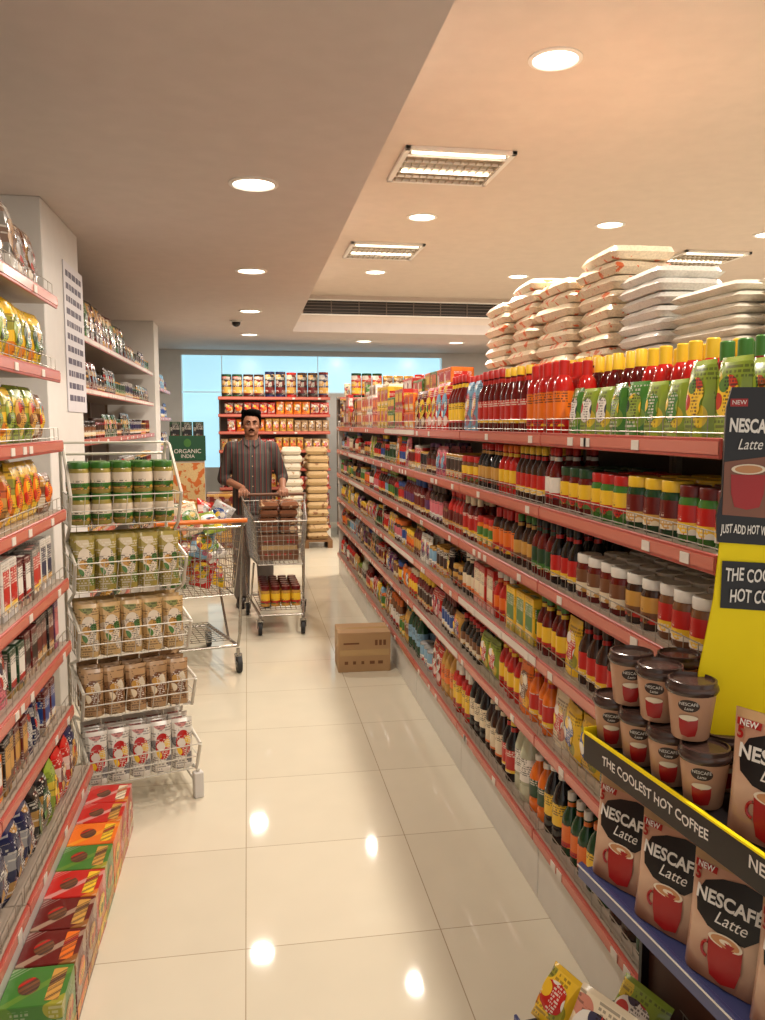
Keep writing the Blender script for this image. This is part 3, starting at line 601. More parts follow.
# sacks beside the back rack
S1 = bagmat('white_sack_weave', (.84,.80,.72), (.66,.52,.38), .38, .6); S2 = bagmat('tan_sack_weave', (.74,.62,.44), (.50,.34,.18), .40, .6)
sk1 = [Prod(bag(.26, .42, .1, S1, S1, seed=1))]; sk2 = [Prod(bag(.28, .42, .1, S2, S2, seed=5))]
pal = empty('wooden_pallet', (.72, 10.55, 0), 0, 'low wooden pallet under the far sack stacks', 'pallet'); pb = MB(); M_wood = mat('pallet_wood', (.5,.36,.22), .7)
for k in range(5): pb.box(-.33, .33, -.25+k*.105, -.17+k*.105, .08, .1, M_wood)
pb.build('top_boards', pal); pb = MB()
for x in (-.3, 0, .3): pb.box(x-.03, x+.03, -.25, .25, 0, .08, M_wood)
pb.build('bearers', pal)
stackbags(sk1, .55, 10.55, 12, .098, 'white sack in the left stack on the far pallet', 'white sacks by the back rack', z0=.1, det=False, jit=.006, name='grain_sack'); stackbags(sk2, .87, 10.55, 12, .098, 'tan grain sack in the right stack on the far pallet', 'tan sacks by the back rack', z0=.1, det=False, jit=.006, name='grain_sack')

# ------------------------------------------------------------------ wire rack with jars
M_wr = mat('white_coated_wire', (.82,.80,.75), .35, .1)
WX, WY, WRZ = -.525, 3.60, .32
wr = empty('wire_display_rack', (WX, WY, 0), WRZ, 'white wire display rack with five tilted baskets beside left rack', 'display rack')
W2 = .222; tz = [1.15, .885, .62, .385, .12]; tf = [-.04, -.10, -.15, -.20, -.25]; TL = .07
fr = MB()
for sx in (-1, 1):
    x = sx*W2; fr.path([(x, .19, 0), (x, .19, 1.44), (x, .15, 1.49), (x, .09, 1.48), (x, tf[0]-TL, 1.28)], .007, M_wr)
    fr.path([(x, tf[4]-.02, 0), (x, tf[4]-.02, .12)], .007, M_wr)
    fr.path([(x, .19, .05), (x, tf[4]-.02, .05)], .006, M_wr)
    for a in range(5):
        fr.path([(x, tf[a]-TL, tz[a]+.13), (x, tf[a], tz[a]), (x, .10, tz[a]-.08)], .007, M_wr)
        if a < 4: fr.path([(x, .10, tz[a]-.08), (x, tf[a+1]-TL, tz[a+1]+.13)], .007, M_wr)
fr.path([(-W2, .19, 1.44), (W2, .19, 1.44)], .006, M_wr); fr.path([(-W2, .15, 1.49), (W2, .15, 1.49)], .005, M_wr); fr.path([(-W2, .19, .05), (W2, .19, .05)], .006, M_wr)
fr.build('side_frame', wr)
bk = MB()
for k in range(9): x = -W2+.055*k; bk.tube((x, .19, .08), (x, .19, 1.42), .002, M_wr, 4)
bk.build('back_wires', wr)
for z, f0 in zip(tz, tf):
    b = MB()
    for k in range(15): x = -W2+W2*2*k/14; b.tube((x, .18, z), (x, f0, z), .0018, M_wr, 4)
    for k in range(9): x = -W2+W2*2*k/8; b.tube((x, f0, z), (x, f0-TL, z+.13), .0018, M_wr, 4)
    for q in (0, .5, 1): b.tube((-W2, f0-TL*q, z+.13*q), (W2, f0-TL*q, z+.13*q), .0028, M_wr, 5)
    for sx in (-1, 1):
        for q in (.0, .065, .13): b.tube((sx*W2, .18, z+q), (sx*W2, f0-TL*q/.13, z+q), .0025, M_wr, 4)
        for k in range(6): y = .18+(f0-.18)*k/6; b.tube((sx*W2, y, z), (sx*W2, y, z+.13), .0018, M_wr, 4)
    b.build('wire_basket', wr)
for sx in (-1, 1): MB().box(sx*W2-.02, sx*W2+.02, tf[4]-.04, tf[4], .0, .11, M_white, ch=.003).build('leg', wr)
def in_rack(sp, tier, cols_, rows, lab, high=1):
    prod, name, cat, w, d, h, desc = make(sp); R = Matrix.Rotation(WRZ, 3, 'Z')
    for i in range(cols_):
        for r in range(rows):
            for q in range(high):
                lx = -W2+.006+(2*W2-.012)*(i+.5)/cols_; p = Vector((WX, WY, 0))+R @ Vector((lx, tf[tier]+.006+d/2+r*(d+.003), 0))
                place(prod, name, (p.x, p.y, tz[tier]+.003+q*h), WRZ+random.uniform(-.15, .15), lab, cat, desc+' in wire rack', True)
in_rack(('jar','olive','green','pale',.130,.042), 0, 5, 2, 'olive snack jar, green lid, pale label, top basket of wire rack', 2)
in_rack(('pouch','olive','pale',.086,.07,.225), 1, 5, 3, 'olive upright pouch with pale label, second basket of wire rack')
in_rack(('pouch','beige','pale',.086,.07,.215), 2, 5, 3, 'beige upright pouch with pale label, middle basket of wire rack')
in_rack(('pouch','tan','brown',.086,.07,.19), 3, 5, 3, 'tan upright pouch with brown label, fourth basket of wire rack')
in_rack(('pouch','white','red',.086,.07,.21), 4, 5, 3, 'white upright pouch, red label, bottom basket of wire rack')

# ------------------------------------------------------------------ trolleys
M_chr = mat('chrome_trolley', (.68,.66,.63), .25, .85); M_rub = mat('grey_rubber', (.12,.12,.13), .6)
def wpanel(b, c00, c10, c11, c01, nu, nv, r=.0023, mt=None):
    c00, c10, c11, c01 = map(Vector, (c00, c10, c11, c01)); mt = mt or M_chr
    for i in range(nu+1): t_ = i/nu; b.tube(c00.lerp(c10, t_), c01.lerp(c11, t_), r, mt, 4)
    for j in range(nv+1): t_ = j/nv; b.tube(c00.lerp(c01, t_), c10.lerp(c11, t_), r, mt, 4)
def trolley(loc, rz, lab, grip):
    e = empty('shopping_trolley', loc, rz, lab, 'trolley', None)
    T = [(-.25,.38,.94),(.25,.38,.94),(.19,-.42,.86),(-.19,-.42,.86)]; B = [(-.21,.30,.50),(.21,.30,.50),(.165,-.37,.53),(-.165,-.37,.53)]
    b = MB(); n = [12, 18, 9, 18]
    for i in range(4): j = (i+1) % 4; wpanel(b, B[i], B[j], T[j], T[i], n[i], 9)
    wpanel(b, B[0], B[1], B[2], B[3], 10, 14)
    for i in range(4): b.tube(T[i], T[(i+1) % 4], .006, M_chr, 8, cap=True); b.tube(B[i], B[(i+1) % 4], .005, M_chr, 8, cap=True); b.tube(B[i], T[i], .004, M_chr, 6, cap=True)
    b.build('basket', e)
    MB().tube((-.27, .44, .985), (.27, .44, .985), .014, grip, 14, cap=True).build('handle', e)
    c = MB()
    for sx in (-1, 1):
        c.path([(sx*.265, .44, .985), (sx*.255, .39, .95), (sx*.24, .36, .5), (sx*.235, .34, .26), (sx*.23, .30, .17), (sx*.16, -.38, .15), (sx*.16, -.40, .13)], .010, M_chr, 8)
        c.path([(sx*.21, .1, .17), (sx*.19, -.1, .50)], .008, M_chr, 8)
    c.path([(-.23, .30, .17), (.23, .30, .17)], .009, M_chr, 8); c.path([(-.16, -.38, .15), (.16, -.38, .15)], .009, M_chr, 8); c.build('chassis', e)
    t_ = MB(); wpanel(t_, (-.2, .26, .2), (.2, .26, .2), (.15, -.34, .18), (-.15, -.34, .18), 8, 10, .003); t_.build('lower_tray', e)
    sf = MB(); wpanel(sf, (-.2, .31, .55), (.2, .31, .55), (.22, .30, .92), (-.22, .30, .92), 8, 6, .0025, M_chr); sf.build('rear_flap', e)
    for x, y in ((-.16, -.39), (.16, -.39), (-.23, .30), (.23, .30)):
        k = MB().tube((x, y, .15), (x, y, .105), .012, M_chr, 10, cap=True).tube((x-.02, y+.02, .052), (x-.02, y, .115), .005, M_chr, 6, cap=True).tube((x+.02, y+.02, .052), (x+.02, y, .115), .005, M_chr, 6, cap=True).box(x-.024, x+.024, y-.012, y+.012, .105, .117, M_chr, ch=.002).build('caster', e)
        wv = MB(); wv.tube((x-.013, y+.02, .052), (x+.013, y+.02, .052), .052, M_rub, 20, cap=True).tube((x-.016, y+.02, .052), (x+.016, y+.02, .052), .02, cm('grey', .4), 12, cap=True); wv.build('wheel', k)
    return e
T1 = (-.37, 5.42, 0); R1 = PI+.22
trolley(T1, R1, 'chrome shopping trolley with orange handle, full of bright packets beside wire rack', mat('orange_grip', (.90,.45,.10), .35))
T2 = (.22, 6.44, 0); R2 = .03
trolley(T2, R2, 'chrome shopping trolley pushed by the man, loaded with wrapped brown packs', mat('grey_grip', (.42,.26,.16), .4))
R = Matrix.Rotation(R1, 3, 'Z')
cl = [('yellow','red'),('red','yellow'),('green','white'),('yellow','green'),('orange','red'),('silver','red'),('red','white'),('dark green','red'),('yellow','blue'),('white','green'),('light blue','yellow'),('lime','red'),('orange','yellow'),('pink','yellow'),('red','golden'),('golden','red'),('white','red'),('yellow','orange'),('lime','white'),('cream','green'),('yellow','pink'),('silver','blue'),('green','yellow'),('white','orange'),('red','silver'),('golden','green'),('yellow','dark red')]
for i, (a, b) in enumerate(cl):
    prod = make(('packet', a, b, .15, .06, .20))[0]; lay = i//9; q = i % 9
    p = Vector(T1)+R @ Vector((-.13+(q % 3)*.13+random.uniform(-.02, .02), .22-(q//3)*.2, 0))
    place(prod, 'snack_packet', (p.x, p.y, .54+lay*.16+random.uniform(0, .04)), R1+PI+random.uniform(-.7, .7), f'{a} snack packet with {b} label heaped in orange-handled trolley', 'packet', 'snack packets in the trolley', True, rx=random.uniform(-1.0, -.2), ry=random.uniform(-.5, .5))
R = Matrix.Rotation(R2, 3, 'Z')
M_card = mat('brown_cardboard', (.70,.56,.40), .75); M_card2 = mat('brown_cardboard_dark', (.48,.32,.22), .75); M_tape = mat('packing_tape', (.76,.63,.44), .25)
def cardbox(name, loc, rz, w, d, h, lab, m_=M_card, printcol=None):
    o = MB().box(-w/2, w/2, -d/2, d/2, 0, h, m_, ch=.003).build(name, None, loc, rz); tag(o, lab, 'box')
    f = MB().box(-w/2+.002, w/2-.002, -d/2+.002, -.0015, h, h+.003, m_).box(-w/2+.002, w/2-.002, .0015, d/2-.002, h, h+.003, m_); f.build('top_flap', o)
    t_ = MB().box(-w/2+.003, w/2-.003, -.025, .025, h+.003, h+.0036, M_tape).box(-w/2-.0008, -w/2, -.025, .025, h*.6, h, M_tape).box(w/2, w/2+.0008, -.025, .025, h*.6, h, M_tape); t_.box(-w/2+.01, w/2-.01, -d/2-.0008, -d/2, h*.42, h*.58, M_tape); t_.build('tape', o)
    p = MB(); mi = cm(printcol or 'brown', .7)
    for k in range(5): x = -w*.38+k*w*.16; p.box(x, x+w*random.uniform(.04, .1), -d/2-.0012, -d/2, h*.2, h*.28, mi)
    for k in range(3): p.box(w*(.2+.08*k), w*(.25+.08*k), -d/2-.0012, -d/2, h*.68, h*.82, mi)
    p.box(-w*.4, -w*.1, -d/2-.0012, -d/2, h*.72, h*.76, mi); p.build('printed_marks', o)
    return o
p = Vector(T2)+R @ Vector((0, -.05, 0)); cardbox('cardboard_box', (p.x, p.y, .535), R2, .29, .36, .20, 'brown cardboard box low in the man\'s trolley basket', M_card2, 'red')
BP = bagmat('brown_wrap', (.50,.32,.22), (.78,.66,.52), .40, .2); bpk = [Prod(bag(.145, .30, .062, BP, BP, seed=s)) for s in (1, 6)]
for k in range(4):
    for sx in (-1, 1):
        q = Vector(T2)+R @ Vector((sx*.075, -.10+.0*k, 0)); place(bpk[(k+sx) % 2], 'wrapped_pack', (q.x+random.uniform(-.004, .004), q.y, .742+k*.061), R2+random.uniform(-.04, .04), 'plastic-wrapped brown pack stacked on top in the man\'s trolley', 'pack', 'wrapped brown packs in the trolley', True)
prod = make(('jar','golden','dark red','yellow',.15,.036))[0]
for i in range(4):
    for j in range(6):
        q = Vector(T2)+R @ Vector((-.115+i*.077, -.29+j*.085, 0)); place(prod, 'food_jar', (q.x, q.y, .203), 0, 'golden jar with dark red lid on the lower tray of man\'s trolley', 'jar', 'jars on the lower tray', False)
cardbox('cardboard_box', (.715, 5.17, 0), -.02, .335, .26, .25, 'closed brown cardboard box alone on the aisle floor')

# ------------------------------------------------------------------ green display stand and far clutter
g = empty('display_stand', (-.58, 8.2, 0), .1, 'dark green cardboard display stand near far left pillar', 'display stand'); M_g = mat('stand_green', (.06,.30,.18), .45)
MB().box(-.16, .16, -.14, .14, 0, 1.42, mat('stand_side', (.75,.72,.66), .5), ch=.004).build('body', g)
MB().box(-.17, .17, -.155, -.141, 1.22, 1.46, M_g, ch=.002).build('header_panel', g)
ff = lambda x, z: (x, -.158, z); l_ = MB(); l_.text('ORGANIC', .056, ff, cm('white'), z=1.31); l_.text('INDIA', .048, ff, cm('white'), z=1.262); l_.poly([(.035*math.cos(a*PI/8), 1.39+.04*math.sin(a*PI/8)) for a in range(16)], ff, cm('green')); l_.build('lettering', g)
MP = bagmat('poster_warm_print', (.86,.74,.52), (.80,.42,.16), .47, .5); l_ = MB(); l_.box(-.155, .155, -.15, -.142, .82, 1.20, MP); l_.build('poster', g)
MB().box(-.16, .16, -.15, -.142, .3, .8, M_g).build('lower_panel', g)
prod = make(('carton','dark green','black',.1,.08,.17))[0]
for k in range(3): place(prod, 'tea_carton', (-.69+k*.11, 8.2+k*.011, 1.42), .1, 'dark green tea carton standing on top of the green display stand', 'box', 'cartons on the green stand', False)
for k, (x, y, c1, c2, h) in enumerate(((-.78, 9.2, 'tan', 'orange', .5), (-.72, 9.75, 'brown', 'cream', .35), (-.35, 10.6, 'dark red', 'golden', .7))):
    prod = make(('carton', c1, c2, .34, .3, h))[0]; place(prod, 'stock_carton', (x, y, 0), 0, f'large {c1} stock carton with {c2} panel on far floor', 'box', None, False)

# ------------------------------------------------------------------ coffee display (near right)
DX, DY = .735, 1.665; DR = -math.radians(83)
D = empty('promotional_display', (DX, DY, 0), DR, 'black and yellow coffee display stand with header board and blue lower shelf', 'display stand')
M_blk = mat('display_black', (.085,.07,.075), .35); M_yel = mat('display_yellow', (1.0,.90,.10), .5, spec=.2); M_blu = mat('display_blue', (.26,.29,.48), .3); M_wt = mat('display_white_ink', (.93,.91,.88), .4)
LD = .86; dep = .17; RD = Matrix.Rotation(DR, 3, 'Z')
def dw(x, y, z): return Vector((DX, DY, 0))+RD @ Vector((x, y, z))
MB().box(0, LD, .0, dep, .855, .87, M_blk, ch=.002).build('tray', D)
s_ = MB().box(0, LD, -.008, 0, .825, .888, M_blk, ch=.001).build('front_strip', D)
MB().box(0, LD, -.0095, -.001, .888, .892, M_yel).box(-.002, 0, -.008, dep, .855, .90, M_yel).build('yellow_edging', s_)
l_ = MB(); fs_ = lambda x, z: (x, -.0092, z)
l_.text('THE COOLEST HOT COFFEE', .027, fs_, M_wt, x=.25, z=.857, bold=.0005, wob=.002); l_.text('NESCAFÉ', .030, fs_, M_wt, x=.58, z=.866, bold=.0006); l_.text('Latte', .026, fs_, M_wt, x=.59, z=.841, shear=.3); l_.build('lettering', s_)
MB().box(0, LD, 0, dep, .558, .572, M_blu, ch=.002).build('lower_shelf', D); MB().box(-.005, LD, -.012, 0, .548, .585, M_blu, ch=.003).build('blue_lip', D)
ll = MB().box(-.005, LD, -.014, -.012, .577, .580, M_wt); ll.build('lip_line', D)
for x in (.004, LD-.015): MB().box(x, x+.011, dep-.02, dep, 0, 1.0, M_blk).build('post', D)
MB().box(0, LD, dep, dep+.006, .1, 1.0, mat('display_back', (.3,.16,.1), .5)).build('back_panel', D)
MB().box(-.06, LD, -.13, dep, .165, .18, M_blk, ch=.002).box(-.06, LD, -.138, -.13, .165, .20, M_blu, ch=.002).build('bottom_tray', D)
MB().box(0, LD, .02, dep, 0, .165, M_blk, ch=.002).build('plinth', D)
def mug(cx, cz, s):
    body = [(cx-.5*s, cz+.5*s), (cx-.47*s, cz-.1*s), (cx-.36*s, cz-.5*s), (cx, cz-.58*s), (cx+.36*s, cz-.5*s), (cx+.47*s, cz-.1*s), (cx+.5*s, cz+.5*s)]
    return body, [(cx+.5*s*math.cos(2*PI*i/20), cz+.5*s+.16*s*math.sin(2*PI*i/20)) for i in range(20)]
M_mug = mat('mug_red', (.66,.11,.10), .3); M_foam = mat('milk_foam', (.78,.55,.36), .5); M_cream = mat('milk_rim', (.92,.86,.76), .5); M_latte = mat('latte_brown', (.52,.32,.23), .35)
def latte_art(mp, w, h, ts):
    a = MB(); a.poly([(w*.5*x, h*z) for x, z in ((-.72,.52),(-.78,.66),(-.60,.79),(-.2,.86),(.3,.90),(.72,.88),(.86,.70),(.80,.52),(.5,.42),(.1,.40),(-.4,.44))], lambda x, z: mp(x, z, .0012), M_blk, 4)
    t_ = MB(); t_.text('NESCAFÉ', ts, lambda x, z: mp(x, z, .002), M_wt, x=w*.01, z=h*.68, bold=ts*.03); t_.text('Latte', ts*.95, lambda x, z: mp(x, z, .002), M_wt, x=w*.06, z=h*.545, shear=.35)
    r = MB(); r.poly([(-w*.46, h*.87), (-w*.18, h*.87), (-w*.18, h*.925), (-w*.46, h*.925)], lambda x, z: mp(x, z, .0014), M_mug, 2); t_.text('NEW', ts*.45, lambda x, z: mp(x, z, .0022), M_wt, x=-w*.32, z=h*.897, bold=ts*.01); t_.text('5', ts*.85, lambda x, z: mp(x, z, .0024), M_mug, x=-w*.40, z=h*.815, bold=ts*.03)
    g_ = MB(); s = w*.42; bd, fo = mug(w*.04, h*.22, s)
    g_.poly(bd, lambda x, z: mp(x, z, .0022), M_mug, 3)
    hd = [(w*.04-.5*s-.16*s*math.cos(i*PI/6), h*.22+.1*s+.2*s*math.sin(i*PI/6)) for i in range(-3, 4)]
    for p, q in zip(hd, hd[1:]): g_.tube(mp(p[0], p[1], .002), mp(q[0], q[1], .002), s*.04, M_mug, 6)
    g_.poly(fo, lambda x, z: mp(x, z, .003), M_cream, 2); cx = sum(p[0] for p in fo)/20; cz = sum(p[1] for p in fo)/20
    g_.poly([(cx+(p[0]-cx)*.84, cz+(p[1]-cz)*.78) for p in fo], lambda x, z: mp(x, z, .0036), M_foam, 2)
    g_.poly([(cx+(p[0]-cx)*.35, cz+(p[1]-cz)*.35) for p in fo], lambda x, z: mp(x, z, .0040), M_cream, 2)
    return [('logo_panel', a), ('lettering', t_), ('printed_mug', g_), ('new_badge', r)]
HW = Vector((.838, 1.412, 0)); HA = -math.radians(20); HL = RD.transposed() @ (HW-Vector((DX, DY, 0))); HR = HA-DR
def hpart(mb, name): return mb.build(name, D, HL, HR)
bl = [(-.01,.97),(.46,.97),(.46,1.36),(.036,1.36),(.028,1.24),(.010,1.12)]
hpart(MB().add([(x, 0, z) for x, z in bl], [(0,1,2,3,4,5)], M_yel).add([(x, .006, z) for x, z in bl], [(5,4,3,2,1,0)], M_yel), 'yellow_banner')
fb = lambda x, z: (x, -.003, z); ft = lambda x, z: (x, -.0075, z)
a = MB(); a.poly([(.040,1.225),(.40,1.215),(.40,1.305),(.040,1.315)], fb, M_blk, 2); l_ = hpart(a, 'black_patch')
t_ = MB(); t_.text('THE COOLEST', .034, ft, M_wt, x=.046, z=1.288, rot=-.03, bold=.0007, left=True, sx=.52, wob=.0015); t_.text('HOT COFFEE', .034, ft, M_wt, x=.056, z=1.248, rot=-.03, bold=.0007, left=True, sx=.52, wob=.0015); t_.build('lettering', l_)
out = [(.030,1.350),(.46,1.330),(.46,1.637),(.044,1.637),(.036,1.60),(.034,1.44),(.026,1.40)]
bd = MB(); n = len(out); bd.add([(x, -.004, z) for x, z in out]+[(x, .005, z) for x, z in out], [tuple(range(n)), tuple(range(2*n-1, n-1, -1))]+[(i, i+n, (i+1) % n+n, (i+1) % n) for i in range(n)], M_blk); bo = hpart(bd, 'header_board')
fc = lambda x, z: (x, -.0055, z)
a = MB(); a.poly([(.036,1.402),(.30,1.385),(.33,1.46),(.28,1.50),(.12,1.512),(.036,1.50)], fc, M_latte, 2); a.build('latte_panel', bo)
a = MB(); m1, m2 = mug(.078, 1.447, .060); a.poly([(x, max(z, 1.404)) for x, z in m1], lambda x, z: (x, -.0065, z), M_mug, 2); a.poly([(x, z+.010) for x, z in m2], lambda x, z: (x, -.0075, z), M_cream, 2); a.poly([(.078+(p[0]-.078)*.8, 1.487+(p[1]-1.477)*.75) for p in m2], lambda x, z: (x, -.008, z), M_foam, 2); a.build('printed_mug', bo)
t_ = MB(); t_.text('NESCAFÉ', .034, ft, M_wt, x=.042, z=1.565, rot=-.05, bold=.0012, left=True, sx=.60); t_.text('Latte', .028, ft, M_wt, x=.058, z=1.532, shear=.35, left=True, sx=.75); t_.text('JUST ADD HOT WATER', .023, ft, M_wt, x=.034, z=1.374, rot=-.04, bold=.0005, left=True, sx=.42, wob=.001); t_.build('lettering', bo)
t_ = MB(); t_.box(.042, .072, -.006, -.004, 1.602, 1.616, M_mug); t_.text('NEW', .011, ft, M_wt, x=.057, z=1.609); t_.build('new_badge', bo)
hpart(MB().box(.2, .215, .006, .018, .1, 1.6, M_blk), 'support_post')
# cups
M_cup = mat('cup_paper_brown', (.76,.58,.46), .4); M_cupd = mat('cup_print_dark', (.18,.11,.09), .4)
def cup():
    H_ = .088; b = MB(); b.lathe([(0,0),(.029,0),(.031,.003),(.041,H_),(0,H_)], M_cup, 24)
    c = MB(); c.lathe([(.0415,H_-.008),(.0435,H_-.004),(.0445,H_-.001),(.0435,H_+.003),(.041,H_+.006),(.0405,H_+.013),(.037,H_+.014),(.036,H_+.009),(0,H_+.009)], mat('cup_lid_brown', (.26,.19,.17), .2), 24)
    def mp(x, z, o=.001):
        r = .031+.010*z/H_+o; a = x/r; return Vector((r*math.sin(a), -r*math.cos(a), z))
    l = MB(); l.poly([(.018*math.cos(2*PI*i/20), .064+.011*math.sin(2*PI*i/20)) for i in range(20)], lambda x, z: mp(x, z, .0006), M_cupd, 4)
    t_ = MB(); t_.text('NESCAFÉ', .0078, lambda x, z: mp(x, z, .0012), M_wt, x=0, z=.067); t_.text('Latte', .007, lambda x, z: mp(x, z, .0012), M_wt, z=.059, shear=.3)
    g_ = MB(); m1, m2 = mug(.0, .027, .032); g_.poly(m1, lambda x, z: mp(x, z, .0012), M_mug, 2); g_.poly(m2, lambda x, z: mp(x, z, .0016), M_cream, 2)
    return [('cup', b), ('lid', c), ('printed_badge', l), ('lettering', t_), ('printed_mug', g_)]
CP = Prod(cup())
pos = [(.030, .049, 0), (.130, .049, 0), (.230, .049, 0), (.330, .049, 0), (.08, .135, 0), (.18, .135, 0), (.28, .135, 0), (.38, .135, 0), (.085, .05, 1), (.185, .05, 1), (.285, .05, 1), (.13, .135, 1)]
w1 = ['farthest','second from far end','third from far end','nearest the camera']
cl = ['lower front row, '+w for w in w1]+['lower back row, '+w for w in w1]+['upper layer, farthest','upper layer, middle','upper layer, nearest the camera','upper layer, behind the others']
for (x, y, q), lab in zip(pos, cl):
    p = dw(x, y, .8702+q*.112); place(CP, 'coffee_cup', p, DR+.9+random.uniform(-.35, .35), 'lidded brown coffee cup on black tray, '+lab, 'cup', 'lidded coffee cups on the tray', True, sc=1.10)
def LP(w, h, t):
    m = bpy.data.materials.new('latte_pouch_gradient'); m.use_nodes = True; nt = m.node_tree; b = nt.nodes['Principled BSDF']; b.inputs['Roughness'].default_value = .28
    tc = nt.nodes.new('ShaderNodeTexCoord'); sx = nt.nodes.new('ShaderNodeSeparateXYZ'); mr = nt.nodes.new('ShaderNodeMapRange'); mr.inputs[2].default_value = h; r = nt.nodes.new('ShaderNodeValToRGB')
    n = nt.nodes.new('ShaderNodeTexNoise'); n.inputs['Scale'].default_value = 14; ad = nt.nodes.new('ShaderNodeMath'); ad.operation = 'MULTIPLY_ADD'; ad.inputs[1].default_value = .25
    e_ = r.color_ramp.elements; e_[0].position = .1; e_[0].color = (*lin((.54,.35,.26)), 1); e_[1].position = 1; e_[1].color = (*lin((.72,.53,.43)), 1); q = e_.new(.55); q.color = (*lin((.82,.68,.57)), 1)
    nt.links.new(tc.outputs['Object'], sx.inputs[0]); nt.links.new(tc.outputs['Object'], n.inputs['Vector']); nt.links.new(sx.outputs[2], mr.inputs[0]); nt.links.new(n.outputs[0], ad.inputs[0]); nt.links.new(mr.outputs[0], ad.inputs[2]); nt.links.new(ad.outputs[0], r.inputs[0]); nt.links.new(r.outputs[0], b.inputs['Base Color'])
    return Prod(pouch(w, h, t, 'tan', 'red', True, 12, 14, extra=lambda mp: latte_art(mp, w, h, w*.2), bmat=m))
LPP = LP(.165, .215, .05)
for i, x in enumerate((.085, .25, .415, .58, .745)):
    for r in (0, 1):
        p = dw(x+.01*r, .045+r*.06, .5725); lab = 'latte pouch with red mug on blue shelf, %s row, %s' % (('front', 'back')[r], ['farthest from camera','second from far end','middle of row','second nearest camera','nearest camera'][i])
        place(LPP, 'coffee_pouch', p, DR+(.28 if r == 0 else .1)+random.uniform(-.05, .05), lab, 'pouch', 'latte pouches on the blue shelf', True, rx=-.10)
for i, x in enumerate((.495, .675)):
    place(LPP, 'coffee_pouch', dw(x, .06, .8702), DR+.35, 'latte pouch standing on black tray, '+('just beside the cups' if i == 0 else 'nearer the camera'), 'pouch', 'latte pouches on the tray', True, rx=-.06)
for i, (x, y, a, b, w_, h_) in enumerate(((-.01,-.08,'yellow','red',.11,.13), (.14,-.07,'cream','white',.16,.16), (.29,-.08,'yellow','green',.13,.15), (.44,-.07,'white','red',.14,.15), (.60,-.08,'yellow','dark green',.14,.15), (.10,.05,'lime','white',.14,.14), (.28,.05,'cream','yellow',.14,.14))):
    prod = make(('packet', a, b, w_, .06, h_))[0]
    place(prod, 'noodle_packet', dw(x, y, .19), DR+.45+random.uniform(-.25, .25), f'{a} packet with {b} label leaning in bottom tray of coffee display', 'packet', 'packets in the bottom tray', True, rx=-.6)

